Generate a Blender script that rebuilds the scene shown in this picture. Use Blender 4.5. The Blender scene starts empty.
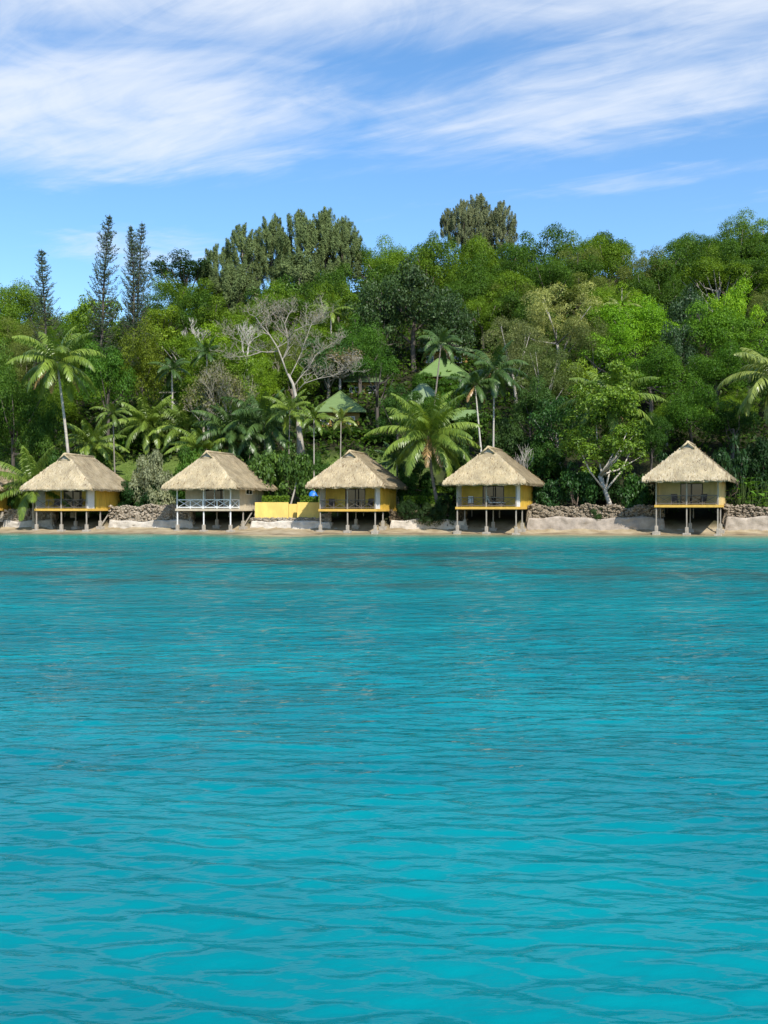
import bpy, math, random
import numpy as np
from mathutils import Vector, Matrix

C = bpy.data.collections.new("place"); bpy.context.scene.collection.children.link(C)
SC = bpy.context.scene
R = math.radians
EYE, HOR, FOC = 2.9, 507.0, 1024.0        # eye height (m), horizon row, focal length in rows

# ------------------------------------------------------------------ geometry helpers
class MB:
    """collects shapes, links them as one mesh object"""
    def __init__(s): s.v = []; s.f = []
    def face(s, pts):
        b = len(s.v); s.v += [tuple(p) for p in pts]; s.f.append(tuple(range(b, b + len(pts))))
    def box(s, c, d, rz=0, ry=0, rx=0):
        M = Matrix.Translation(c) @ Matrix.Rotation(rz, 4, 'Z') @ Matrix.Rotation(ry, 4, 'Y') @ Matrix.Rotation(rx, 4, 'X')
        b = len(s.v)
        for x in (-.5, .5):
            for y in (-.5, .5):
                for z in (-.5, .5): s.v.append(tuple(M @ Vector((x * d[0], y * d[1], z * d[2]))))
        for q in ((0, 1, 3, 2), (4, 6, 7, 5), (0, 4, 5, 1), (2, 3, 7, 6), (0, 2, 6, 4), (1, 5, 7, 3)): s.f.append(tuple(b + i for i in q))
        return s
    def bar(s, p, q, w, h=None, up=(0, 0, 1)):
        p, q = Vector(p), Vector(q); h = h or w
        d = (q - p).normalized(); u = Vector(up)
        if abs(d.dot(u)) > .95: u = Vector((0, 1, 0))
        a = d.cross(u).normalized() * (w / 2); c = a.cross(d).normalized() * (h / 2)
        b = len(s.v)
        for e in (p, q):
            for i, j in ((-1, -1), (1, -1), (1, 1), (-1, 1)): s.v.append(tuple(e + a * i + c * j))
        s.f += [(b, b + 3, b + 2, b + 1), (b + 4, b + 5, b + 6, b + 7)]
        for i in range(4): s.f.append((b + i, b + (i + 1) % 4, b + 4 + (i + 1) % 4, b + 4 + i))
        return s
    def tube(s, pts, rad, n=6, cap=True):
        pts = [Vector(p) for p in pts]; b = len(s.v)
        a = None
        for i, p in enumerate(pts):
            d = (pts[min(i + 1, len(pts) - 1)] - pts[max(i - 1, 0)]).normalized()
            if a is None:
                a = d.cross(Vector((.31, .9, .2))).normalized()
            else:
                a = (a - d * a.dot(d)).normalized()
            c = d.cross(a)
            for k in range(n):
                t = 2 * math.pi * k / n
                s.v.append(tuple(p + (a * math.cos(t) + c * math.sin(t)) * rad[i]))
        for i in range(len(pts) - 1):
            for k in range(n):
                s.f.append((b + i * n + k, b + i * n + (k + 1) % n, b + (i + 1) * n + (k + 1) % n, b + (i + 1) * n + k))
        if cap:
            s.f.append(tuple(b + k for k in reversed(range(n))))
            s.f.append(tuple(b + (len(pts) - 1) * n + k for k in range(n)))
        return s
    def mesh(s, name, m, smooth=False):
        me = bpy.data.meshes.new(name); me.from_pydata(s.v, [], s.f); me.update()
        if m: me.materials.append(m)
        if smooth: me.polygons.foreach_set('use_smooth', [True] * len(me.polygons))
        return me
    def build(s, name, m, parent=None, smooth=False, bevel=0):
        o = obj(name, s.mesh(name, m, smooth), parent)
        if bevel:
            b = o.modifiers.new('soft_edges', 'BEVEL'); b.width = bevel; b.segments = 2; b.limit_method = 'ANGLE'
        return o

def obj(name, me, parent=None):
    o = bpy.data.objects.new(name, me); C.objects.link(o)
    if parent: o.parent = parent
    return o

def tag(o, label=None, cat=None, group=None, kind=None):
    if label: o['label'] = label
    if cat: o['category'] = cat
    if group: o['group'] = group
    if kind: o['kind'] = kind
    return o

def empty(name, loc=(0, 0, 0), rz=0):
    o = bpy.data.objects.new(name, None); C.objects.link(o); o.empty_display_size = .3
    o.location = loc; o.rotation_euler = (0, 0, rz); return o

def np_mesh(name, V, F, m, attrs=None, smooth=False):
    """V (N,3), F (M,k) arrays -> mesh"""
    V = np.asarray(V, np.float32); F = np.asarray(F, np.int32)
    me = bpy.data.meshes.new(name); k = F.shape[1]
    me.vertices.add(len(V)); me.vertices.foreach_set('co', V.ravel())
    me.loops.add(F.size); me.loops.foreach_set('vertex_index', F.ravel())
    me.polygons.add(len(F)); me.polygons.foreach_set('loop_start', np.arange(0, F.size, k, dtype=np.int32))
    me.polygons.foreach_set('loop_total', np.full(len(F), k, np.int32))
    if smooth: me.polygons.foreach_set('use_smooth', np.ones(len(F), bool))
    me.update(calc_edges=True)
    for n, a in (attrs or {}).items():
        at = me.attributes.new(n, 'FLOAT', 'POINT'); at.data.foreach_set('value', np.asarray(a, np.float32))
    if m: me.materials.append(m)
    me.validate()
    return me

def quads(name, Q, tint, m):
    """Q (N,4,3) separate quads with one tint value each"""
    n = len(Q)
    return np_mesh(name, Q.reshape(-1, 3), np.arange(4 * n).reshape(-1, 4), m, {'tint': np.repeat(tint, 4)})

def unit(a): return a / np.maximum(np.linalg.norm(a, axis=-1, keepdims=True), 1e-9)

def leaf_quads(c, nrm, L, W, rng, tdir=None, fold=.12):
    n = unit(nrm); t = rng.normal(size=c.shape) if tdir is None else tdir
    b = unit(np.cross(n, t)); t = np.cross(b, n)
    L = np.broadcast_to(L, (len(c),))[:, None]; W = np.broadcast_to(W, (len(c),))[:, None]
    return np.stack([c - t * L / 2, c + b * W / 2 + n * L * fold, c + t * L / 2, c - b * W / 2 + n * L * fold], 1)

# ------------------------------------------------------------------ materials
def newmat(name):
    m = bpy.data.materials.new(name); m.use_nodes = True
    nt = m.node_tree; nt.nodes.clear()
    return m, nt, nt.nodes, nt.links

def principled(name, col, rough=.7, noise=0, nscale=6, bump=0, bscale=20, spec=.4, objcol=False, stretch=None, metallic=0):
    m, nt, N, L = newmat(name)
    out = N.new('ShaderNodeOutputMaterial'); p = N.new('ShaderNodeBsdfPrincipled'); L.new(p.outputs[0], out.inputs[0])
    p.inputs['Roughness'].default_value = rough; p.inputs['Specular IOR Level'].default_value = spec
    p.inputs['Metallic'].default_value = metallic
    tc = N.new('ShaderNodeTexCoord'); mp = N.new('ShaderNodeMapping'); L.new(tc.outputs['Object'], mp.inputs[0])
    if stretch: mp.inputs['Scale'].default_value = stretch
    base = None
    if objcol:
        oi = N.new('ShaderNodeObjectInfo'); base = oi.outputs['Color']
    else:
        rgb = N.new('ShaderNodeRGB'); rgb.outputs[0].default_value = (*col, 1); base = rgb.outputs[0]
    if noise:
        nz = N.new('ShaderNodeTexNoise'); nz.inputs['Scale'].default_value = nscale; nz.inputs['Detail'].default_value = 6
        nz.inputs['Roughness'].default_value = .65
        L.new(mp.outputs[0], nz.inputs['Vector'])
        mr = N.new('ShaderNodeMapRange'); mr.inputs[1].default_value = .25; mr.inputs[2].default_value = .75
        mr.inputs[3].default_value = 1 - noise; mr.inputs[4].default_value = 1 + noise
        L.new(nz.outputs[0], mr.inputs[0])
        mx = N.new('ShaderNodeVectorMath'); mx.operation = 'SCALE'; L.new(base, mx.inputs[0]); L.new(mr.outputs[0], mx.inputs['Scale'])
        base = mx.outputs[0]
    L.new(base, p.inputs['Base Color'])
    if bump:
        nb = N.new('ShaderNodeTexNoise'); nb.inputs['Scale'].default_value = bscale; nb.inputs['Detail'].default_value = 5
        L.new(mp.outputs[0], nb.inputs['Vector'])
        b = N.new('ShaderNodeBump'); b.inputs['Strength'].default_value = bump; b.inputs['Distance'].default_value = .05
        L.new(nb.outputs[0], b.inputs['Height']); L.new(b.outputs[0], p.inputs['Normal'])
    return m

def leaf_material(name, rough=.5, trans=.3, spec=.3, var=.75):
    """foliage: the plant's own colour, varied leaf by leaf"""
    m, nt, N, L = newmat(name)
    out = N.new('ShaderNodeOutputMaterial'); p = N.new('ShaderNodeBsdfPrincipled')
    p.inputs['Roughness'].default_value = rough; p.inputs['Specular IOR Level'].default_value = spec
    oi = N.new('ShaderNodeObjectInfo'); at = N.new('ShaderNodeAttribute'); at.attribute_name = 'tint'
    mr = N.new('ShaderNodeMapRange'); mr.inputs[3].default_value = 1 - var * .75; mr.inputs[4].default_value = 1 + var
    L.new(at.outputs['Fac'], mr.inputs[0])
    mx = N.new('ShaderNodeVectorMath'); mx.operation = 'SCALE'; L.new(oi.outputs['Color'], mx.inputs[0]); L.new(mr.outputs[0], mx.inputs['Scale'])
    hs = N.new('ShaderNodeHueSaturation'); L.new(mx.outputs[0], hs.inputs['Color'])
    mh = N.new('ShaderNodeMapRange'); mh.inputs[3].default_value = .515; mh.inputs[4].default_value = .485
    L.new(at.outputs['Fac'], mh.inputs[0]); L.new(mh.outputs[0], hs.inputs['Hue'])
    L.new(hs.outputs[0], p.inputs['Base Color'])
    tr = N.new('ShaderNodeBsdfTranslucent')
    tc = N.new('ShaderNodeVectorMath'); tc.operation = 'MULTIPLY'; tc.inputs[1].default_value = (1.25, 1.2, .5)
    L.new(hs.outputs[0], tc.inputs[0]); L.new(tc.outputs[0], tr.inputs['Color'])
    ms = N.new('ShaderNodeMixShader'); ms.inputs[0].default_value = trans
    L.new(p.outputs[0], ms.inputs[1]); L.new(tr.outputs[0], ms.inputs[2]); L.new(ms.outputs[0], out.inputs[0])
    return m

M = {}
M['leaf'] = leaf_material('leaf', .55, .38, .2)
M['gloss_leaf'] = leaf_material('gloss_leaf', .48, .28, .3)
M['needle'] = leaf_material('needle', .7, .15, .2, .6)
M['frond'] = leaf_material('frond', .35, .3, .45, .55)
M['bark'] = principled('bark', (0, 0, 0), .9, .45, 3, .6, 12, .2, objcol=True, stretch=(1, 1, .35))
M['palm_bark'] = principled('palm_bark', (0, 0, 0), .85, .35, 2.5, .5, 10, .2, objcol=True, stretch=(.4, .4, 3))
M['yellow_paint'] = principled('yellow_paint', (.60, .385, .055), .6, .26, 1.6, .15, 30, stretch=(1, 1, .4))
M['cream_paint'] = principled('cream_paint', (.62, .46, .20), .6, .22, 1.6, .15, 30, stretch=(1, 1, .4))
M['beige_paint'] = principled('beige_paint', (.50, .42, .30), .65, .14, 2.2, .15, 30)
M['white_paint'] = principled('white_paint', (.74, .73, .70), .5, .1, 4)
M['grey_wood'] = principled('grey_wood', (.30, .27, .23), .8, .35, 5, .3, 25, stretch=(1, 1, .3))
M['rail_wood'] = principled('rail_wood', (.15, .12, .095), .75, .3, 5, .2, 25)
M['dark_wood'] = principled('dark_wood', (.07, .05, .04), .6, .3, 5, .2, 25)
M['stilt_paint'] = principled('stilt_paint', (.33, .29, .235), .75, .3, 3, .2, 20, stretch=(1, 1, .4))
M['concrete'] = principled('concrete', (.34, .30, .24), .9, .35, 3, .5, 14)
M['yellow_beam'] = principled('yellow_beam', (.62, .38, .07), .6, .2, 3)
M['glass'] = principled('glass', (.012, .015, .018), .06, 0, spec=.6)
M['cushion'] = principled('cushion', (.70, .68, .64), .9, .08, 5)
M['green_roof'] = principled('green_roof', (.22, .33, .13), .55, .2, 1.2, .25, 6, objcol=True, stretch=(1, 1, 4))
M['ochre_wall'] = principled('ochre_wall', (.30, .19, .05), .75, .2, 2)
M['wall_yellow'] = principled('wall_yellow', (.70, .50, .13), .75, .22, 1.1, .3, 18, stretch=(1, 1, .5))
M['tarp'] = principled('tarp', (.02, .17, .62), .4, .15, 3, .4, 6)
M['orange_fruit'] = principled('orange_fruit', (.62, .25, .03), .4, .2, 6)

def thatch_material():
    m, nt, N, L = newmat('thatch')
    out = N.new('ShaderNodeOutputMaterial'); p = N.new('ShaderNodeBsdfPrincipled'); L.new(p.outputs[0], out.inputs[0])
    p.inputs['Roughness'].default_value = .85; p.inputs['Specular IOR Level'].default_value = .15
    at = N.new('ShaderNodeAttribute'); at.attribute_name = 'tint'
    cr = N.new('ShaderNodeValToRGB'); L.new(at.outputs['Fac'], cr.inputs[0])
    e = cr.color_ramp.elements; e[0].color = (.16, .10, .05, 1); e[1].color = (.61, .53, .385, 1)
    for pos, c in ((.14, (.30, .21, .11, 1)), (.34, (.42, .34, .225, 1)), (.7, (.55, .435, .255, 1))):
        x = e.new(pos); x.color = c
    tc = N.new('ShaderNodeTexCoord'); nz = N.new('ShaderNodeTexNoise'); nz.inputs['Scale'].default_value = .9; nz.inputs['Detail'].default_value = 5
    L.new(tc.outputs['Object'], nz.inputs['Vector'])
    mr = N.new('ShaderNodeMapRange'); mr.inputs[1].default_value = .3; mr.inputs[2].default_value = .7; mr.inputs[3].default_value = .68; mr.inputs[4].default_value = 1.08
    L.new(nz.outputs[0], mr.inputs[0])
    sc = N.new('ShaderNodeVectorMath'); sc.operation = 'SCALE'; oi = N.new('ShaderNodeObjectInfo')
    mm = N.new('ShaderNodeVectorMath'); mm.operation = 'MULTIPLY'; L.new(cr.outputs[0], mm.inputs[0]); L.new(oi.outputs['Color'], mm.inputs[1])
    L.new(mm.outputs[0], sc.inputs[0]); L.new(mr.outputs[0], sc.inputs['Scale']); L.new(sc.outputs[0], p.inputs['Base Color'])
    return m
M['thatch'] = thatch_material()

def rubble_material():
    m, nt, N, L = newmat('rubble_stone')
    out = N.new('ShaderNodeOutputMaterial'); p = N.new('ShaderNodeBsdfPrincipled'); L.new(p.outputs[0], out.inputs[0])
    p.inputs['Roughness'].default_value = .92; p.inputs['Specular IOR Level'].default_value = .2
    tc = N.new('ShaderNodeTexCoord'); mp = N.new('ShaderNodeMapping'); mp.inputs['Scale'].default_value = (2.6, 2.6, 3.6); L.new(tc.outputs['Object'], mp.inputs[0])
    nz0 = N.new('ShaderNodeTexNoise'); nz0.inputs['Scale'].default_value = 2; L.new(mp.outputs[0], nz0.inputs['Vector'])
    add = N.new('ShaderNodeMixRGB'); add.blend_type = 'ADD'; add.inputs[0].default_value = .4; L.new(mp.outputs[0], add.inputs[1]); L.new(nz0.outputs['Color'], add.inputs[2])
    v1 = N.new('ShaderNodeTexVoronoi'); L.new(add.outputs[0], v1.inputs['Vector'])
    v2 = N.new('ShaderNodeTexVoronoi'); v2.feature = 'DISTANCE_TO_EDGE'; L.new(add.outputs[0], v2.inputs['Vector'])
    sp = N.new('ShaderNodeSeparateColor'); L.new(v1.outputs['Color'], sp.inputs[0])
    cr = N.new('ShaderNodeValToRGB'); L.new(sp.outputs[0], cr.inputs[0])
    e = cr.color_ramp.elements; e[0].color = (.17, .145, .115, 1); e[1].color = (.52, .475, .40, 1); x = e.new(.5); x.color = (.33, .295, .24, 1)
    ed = N.new('ShaderNodeMapRange'); ed.inputs[1].default_value = .0; ed.inputs[2].default_value = .09; ed.inputs[3].default_value = .35; ed.inputs[4].default_value = 1
    L.new(v2.outputs[0], ed.inputs[0])
    s = N.new('ShaderNodeVectorMath'); s.operation = 'SCALE'; L.new(cr.outputs[0], s.inputs[0]); L.new(ed.outputs[0], s.inputs['Scale'])
    oi = N.new('ShaderNodeObjectInfo'); mm = N.new('ShaderNodeVectorMath'); mm.operation = 'MULTIPLY'; L.new(s.outputs[0], mm.inputs[0]); L.new(oi.outputs['Color'], mm.inputs[1])
    L.new(mm.outputs[0], p.inputs['Base Color'])
    b = N.new('ShaderNodeBump'); b.inputs['Strength'].default_value = .9; b.inputs['Distance'].default_value = .12
    L.new(ed.outputs[0], b.inputs['Height']); L.new(b.outputs[0], p.inputs['Normal'])
    return m
M['rubble'] = rubble_material()
M['plaster'] = principled('weathered_plaster', (0, 0, 0), .9, .32, 1.3, .8, 7, .2, objcol=True)

def ground_material():
    m, nt, N, L = newmat('ground')
    out = N.new('ShaderNodeOutputMaterial'); p = N.new('ShaderNodeBsdfPrincipled'); L.new(p.outputs[0], out.inputs[0])
    p.inputs['Roughness'].default_value = .95; p.inputs['Specular IOR Level'].default_value = .15
    tc = N.new('ShaderNodeTexCoord')
    def noise(s, d=6):
        n = N.new('ShaderNodeTexNoise'); n.inputs['Scale'].default_value = s; n.inputs['Detail'].default_value = d; L.new(tc.outputs['Object'], n.inputs['Vector']); return n.outputs[0]
    def ramp(f, a, b, lo=.3, hi=.7):
        c = N.new('ShaderNodeValToRGB'); L.new(f, c.inputs[0]); c.color_ramp.elements[0].position = lo; c.color_ramp.elements[1].position = hi
        c.color_ramp.elements[0].color = (*a, 1); c.color_ramp.elements[1].color = (*b, 1); return c.outputs[0]
    soil = ramp(noise(.6), (.018, .016, .009), (.032, .036, .013))
    lawn = ramp(noise(1.3), (.07, .115, .02), (.13, .18, .04))
    sand = ramp(noise(.8), (.25, .185, .10), (.46, .375, .24))
    def mix(f, a, b):
        x = N.new('ShaderNodeMix'); x.data_type = 'RGBA'; L.new(f, x.inputs[0]); L.new(a, x.inputs[6]); L.new(b, x.inputs[7]); return x.outputs[2]
    wet = N.new('ShaderNodeAttribute'); wet.attribute_name = 'wet'; sand = mix(wet.outputs['Fac'], sand, ramp(noise(1.1), (.13, .10, .06), (.22, .17, .10)))
    al = N.new('ShaderNodeAttribute'); al.attribute_name = 'lawn'; a2 = N.new('ShaderNodeAttribute'); a2.attribute_name = 'sand'
    L.new(mix(a2.outputs['Fac'], mix(al.outputs['Fac'], soil, lawn), sand), p.inputs['Base Color'])
    b = N.new('ShaderNodeBump'); b.inputs['Strength'].default_value = .6; b.inputs['Distance'].default_value = .15; L.new(noise(5), b.inputs['Height']); L.new(b.outputs[0], p.inputs['Normal'])
    return m
M['ground'] = ground_material()

# ------------------------------------------------------------------ the lie of the land
SKY = [(-400, 290), (-100, 282), (0, 281), (50, 288), (64, 297), (95, 293), (130, 285), (160, 275), (200, 262), (260, 250), (330, 248), (365, 247), (400, 238), (440, 235),
       (500, 229), (540, 224), (580, 229), (650, 234), (700, 229), (740, 222), (800, 222), (1200, 240)]
YR = 205.0
SKX = [(p - 384) / FOC * YR for p, _ in SKY]; SKZ = [EYE + (HOR - q - 48) / FOC * YR for _, q in SKY]
def smoothstep(a, b, x):
    t = np.clip((x - a) / (b - a), 0, 1); return t * t * (3 - 2 * t)
def shore(x): return 109.2 - .145 * np.clip(x, -120, 120)
def ridge(x):
    return sum(np.interp(x + d, SKX, SKZ) for d in (-8, -4, 0, 4, 8)) / 5
def ground(x, y):
    x = np.asarray(x, float); y = np.asarray(y, float)
    s = shore(x); u = y - s
    z0 = np.interp(u, [-70, -8, -3, 0, 4.0, 5.6, 9, 12, 22], [-5, -.8, -.28, -.04, .42, 1.5, 2.1, 3.2, 9.2])
    z0 = z0 + np.exp(-((x + 10.5) / 4.5) ** 2) * np.interp(u, [-22, -12, -6, 0, 4], [0, .75, .35, .12, 0])
    z0 = z0 + np.where(u < 5, .09 * np.sin(x * .7 + u * .5) * np.sin(x * .23 + 1), 0) * np.interp(u, [-12, -4, 3, 5], [0, 1, 1, 0]) - smoothstep(4, 16, x) * np.interp(u, [-6, 0, 2, 5], [0, .16, .16, 0])
    z0 = z0 + smoothstep(-2, -14, x) * np.interp(u, [-9, -4, 0, 4], [.1, .36, .2, 0])
    H = ridge(x); t = (u - 22) / (YR - s - 22)
    z1 = np.where(t < 1, 9.2 + (H - 9.2) * np.clip(t, 0, 1), H - .22 * (y - YR))
    z1 = z1 + (np.sin(x * .13 + y * .05) * np.cos(y * .11 - x * .04)) * 1.2 * np.clip(t * 3, 0, 1)
    return np.where(u < 22, z0, z1)
def gz(x, y): return float(ground(x, y))
def wx(px, Y): return (px - 384) / FOC * Y
def wz(py, Y): return EYE + (HOR - py) / FOC * Y
def ground_row(px, py):
    """distance at which the ground is seen in that direction"""
    for Y in np.arange(118, 204, .5):
        if gz(wx(px, Y), Y) >= wz(py, Y): return float(Y)
    return 203.0

xs = np.concatenate([np.linspace(-900, -130, 12)[:-1], np.arange(-130, 130.1, 1.0), np.linspace(130, 900, 12)[1:]])
ys = np.concatenate([np.linspace(-60, 84, 10)[:-1], np.arange(84, 135, .6), np.arange(135, 240, 2), np.linspace(240, 1200, 14)])
GX, GY = np.meshgrid(xs, ys); GZ = ground(GX, GY)
rg = np.random.default_rng(3)
GZ = np.where(GY > 300, np.maximum(GZ, -6), GZ) + rg.normal(0, .03, GZ.shape)
nx, ny = len(xs), len(ys)
idx = np.arange(nx * ny).reshape(ny, nx)
F = np.stack([idx[:-1, :-1], idx[:-1, 1:], idx[1:, 1:], idx[1:, :-1]], -1).reshape(-1, 4)
U = GY - shore(GX)
me = np_mesh('hillside', np.stack([GX, GY, GZ], -1).reshape(-1, 3), F, M['ground'],
             {'wet': (1 - smoothstep(.02, .16, GZ + .05 * np.sin(GX * 1.3))).ravel(), 'sand': (1 - smoothstep(3.8, 5.5, U)).ravel(), 'lawn': (smoothstep(6, 9, U) * (1 - smoothstep(21, 25, U)) * (1 - smoothstep(2, 9, GX))).ravel()}, True)
tag(obj('hillside', me), kind='structure')

# ------------------------------------------------------------------ the water
def water_material():
    m, nt, N, L = newmat('lagoon_water')
    out = N.new('ShaderNodeOutputMaterial'); df = N.new('ShaderNodeBsdfDiffuse'); gl = N.new('ShaderNodeBsdfGlossy'); fr = N.new('ShaderNodeFresnel'); ms = N.new('ShaderNodeMixShader')
    gl.inputs['Roughness'].default_value = .07; fr.inputs['IOR'].default_value = 1.34
    fk = N.new('ShaderNodeMath'); fk.operation = 'MULTIPLY'; fk.inputs[1].default_value = .8; L.new(fr.outputs[0], fk.inputs[0])
    L.new(fk.outputs[0], ms.inputs[0]); L.new(df.outputs[0], ms.inputs[1]); L.new(gl.outputs[0], ms.inputs[2]); L.new(ms.outputs[0], out.inputs[0])
    tc = N.new('ShaderNodeTexCoord')
    def noise(scale, sx, sy, d=4, r=.55):
        mp = N.new('ShaderNodeMapping'); mp.inputs['Scale'].default_value = (sx, sy, 1); L.new(tc.outputs['Object'], mp.inputs[0])
        n = N.new('ShaderNodeTexNoise'); n.inputs['Scale'].default_value = scale; n.inputs['Detail'].default_value = d; n.inputs['Roughness'].default_value = r
        L.new(mp.outputs[0], n.inputs['Vector']); return n.outputs[0]
    def mr(f, a, b, c=0, d=1):
        x = N.new('ShaderNodeMapRange'); x.interpolation_type = 'SMOOTHSTEP'; L.new(f, x.inputs[0])
        for i, v in enumerate((a, b, c, d)): x.inputs[i + 1].default_value = v
        return x.outputs[0]
    def math_(op, a, b):
        x = N.new('ShaderNodeMath'); x.operation = op
        for i, v in enumerate((a, b)):
            if isinstance(v, (int, float)): x.inputs[i].default_value = v
            else: L.new(v, x.inputs[i])
        return x.outputs[0]
    def mix(f, a, b):
        x = N.new('ShaderNodeMix'); x.data_type = 'RGBA'; L.new(f, x.inputs[0])
        for i, v in ((6, a), (7, b)):
            if isinstance(v, tuple): x.inputs[i].default_value = (*v, 1)
            else: L.new(v, x.inputs[i])
        return x.outputs[2]
    sepx = N.new('ShaderNodeSeparateXYZ'); L.new(tc.outputs['Object'], sepx.inputs[0]); Y = sepx.outputs[1]
    sh = N.new('ShaderNodeAttribute'); sh.attribute_name = 'shore_distance'; S = sh.outputs['Fac']
    deep = mix(mr(noise(.12, 1, 1.6), .35, .65), (.0, .155, .182), (.0, .212, .232))
    far = mix(mr(Y, 12, 60), deep, (.0, .178, .178))
    # coral heads and sea grass below the surface in a band before the shore
    reef = math_('MULTIPLY', mr(noise(.10, .75, 1.25, 6, .68), .44, .62), math_('MULTIPLY', mr(Y, 27, 42), mr(Y, 84, 64)))
    reef2 = math_('MULTIPLY', mr(noise(.16, .6, 1.5, 6, .66), .50, .66), math_('MULTIPLY', mr(Y, 7, 16), mr(Y, 40, 24)))
    far = mix(math_('MULTIPLY', reef, .85), far, (.028, .085, .078))
    far = mix(math_('MULTIPLY', reef2, .35), far, (.01, .11, .12))
    w = math_('ADD', S, math_('MULTIPLY', math_('SUBTRACT', noise(.25, 1, 1), .5), 10))
    c = mix(mr(w, 34, 12), far, (.03, .25, .185))
    c = mix(mr(w, 14, 3), c, (.15, .22, .13))
    c = mix(mr(w, 4, -.5), c, (.38, .31, .17))
    L.new(c, df.inputs['Color'])
    nb = N.new('ShaderNodeMath'); nb.operation = 'ADD'
    L.new(noise(1.0, 1.5, 3.8, 4, .55), nb.inputs[0]); L.new(noise(1.0, .5, 1.4, 2, .5), nb.inputs[1])
    b = N.new('ShaderNodeBump'); L.new(mr(Y, 6, 28, .2, 1.2), b.inputs['Strength']); b.inputs['Distance'].default_value = .15
    L.new(nb.outputs[0], b.inputs['Height']); L.new(b.outputs[0], gl.inputs['Normal']); L.new(b.outputs[0], fr.inputs['Normal']); L.new(b.outputs[0], df.inputs['Normal'])
    return m
M['water'] = water_material()

def make_water():
    rng = np.random.default_rng(8)
    rows = [3.0]
    while rows[-1] < 122: rows.append(rows[-1] + max(.024, rows[-1] * .0046))
    rows = np.array(rows); cols = np.linspace(-1, 1, 620)
    X = cols[None, :] * (rows[:, None] * .62 + 9); Y = np.repeat(rows[:, None], len(cols), 1)
    Z = np.zeros_like(X); DX = np.zeros_like(X)
    cell = np.maximum(.024, Y * .0046)
    for i in range(150):
        small = i < 105
        lam = .13 * (.62 / .13) ** rng.random() if small else .8 * (4.5 / .8) ** rng.random()
        th = rng.normal(0, .27 if small else .45) + R(90) - R(7); k = 2 * math.pi / lam
        ph = rng.random() * 7
        amp = (.0064 * lam if small else .0019 * lam ** .6) * (.6 + .8 * rng.random())
        fade = np.clip((lam / cell - 2.5) / 3, 0, 1)
        patch = .55 + .45 * np.sin(X * (.11 + .2 * rng.random()) + Y * (.13 + .2 * rng.random()) + rng.random() * 6)
        a = k * (X * math.cos(th) + Y * math.sin(th)) + ph
        if not small: amp = amp * (1 + 2.0 * np.clip((Y - 16) / 26, 0, 1))
        Z += amp * fade * patch * (np.sin(a) + .22 * np.cos(2 * a))
    calm = np.clip((shore(X) - Y + 6) / 12, .55, 1)
    Z *= calm
    n = len(cols); m = len(rows); idx = np.arange(n * m).reshape(m, n)
    V = np.stack([X, Y, Z], -1).reshape(-1, 3)
    F = np.stack([idx[:-1, :-1], idx[:-1, 1:], idx[1:, 1:], idx[1:, :-1]], -1).reshape(-1, 4)
    # the open lagoon around the finely waved stretch
    ring = [idx[0, 0], idx[0, -1], idx[-1, -1], idx[-1, 0]]
    b = len(V)
    outer = np.array([(-900, -300, 0), (900, -300, 0), (900, 122, 0), (-900, 122, 0)], float)
    V = np.vstack([V, outer])
    sub = []
    F2 = [(b, b + 1, ring[1], ring[0]), (b + 1, b + 2, ring[2], ring[1]), (b + 3, b, ring[0], ring[3])]
    F = np.vstack([F, np.array(F2)])
    bul = np.exp(-((V[:, 0] + 10.5) / 5) ** 2) * 9
    sd = shore(V[:, 0]) - V[:, 1] - bul
    return tag(obj('lagoon_water', np_mesh('lagoon_water', V, F, M['water'], {'shore_distance': sd}, True)), kind='structure')
make_water()

# ------------------------------------------------------------------ plants: crowns and trunks by kind
def tint_of(rng, n, clump=None):
    t = rng.random(n) * .7
    if clump is not None: t = t + clump
    return np.clip(t, 0, 1)

def crown_round(seed, clumps=22, leaf=.30, per=330, R_=5.0, zc=6.4, H=3.6, low=-.55, up=.45, clr=(.24, .40), mat='leaf', aspect=.6, spread=.5, name='crown'):
    rng = np.random.default_rng(seed); Q = []; T = []; cen = []
    for i in range(clumps):
        while True:
            d = unit(rng.normal(size=3))
            if d[2] > low: break
        f = (.38 + .62 * rng.random() ** .8) * (.82 + .36 * rng.random())
        c = np.array([d[0] * R_ * f, d[1] * R_ * f, zc + d[2] * H * f]); r = R_ * (clr[0] * .8 + (clr[1] * 1.05 - clr[0] * .8) * rng.random())
        cen.append(c)
        n = int(per * (r / (R_ * .32)) ** 2)
        q = unit(rng.normal(size=(n, 3))); q[:, 2] = np.where(rng.random(n) < .6, np.abs(q[:, 2]), q[:, 2]); q = unit(q)
        rad = r * (.55 + .5 * rng.random(n) ** .6) * (1 + .18 * np.sin(q[:, 0] * 7 + i) * np.sin(q[:, 1] * 6 + 2 * i))
        pos = c + q * rad[:, None] * np.array([1, 1, .8])
        nr = unit(q + np.array([0, 0, up]) + rng.normal(size=(n, 3)) * spread)
        L = leaf * (.6 + .8 * rng.random(n))
        Q.append(leaf_quads(pos, nr, L, L * aspect, rng)); T.append(tint_of(rng, n, rng.random() * .3))
    return quads(name, np.concatenate(Q), np.concatenate(T), M[mat]), cen

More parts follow.
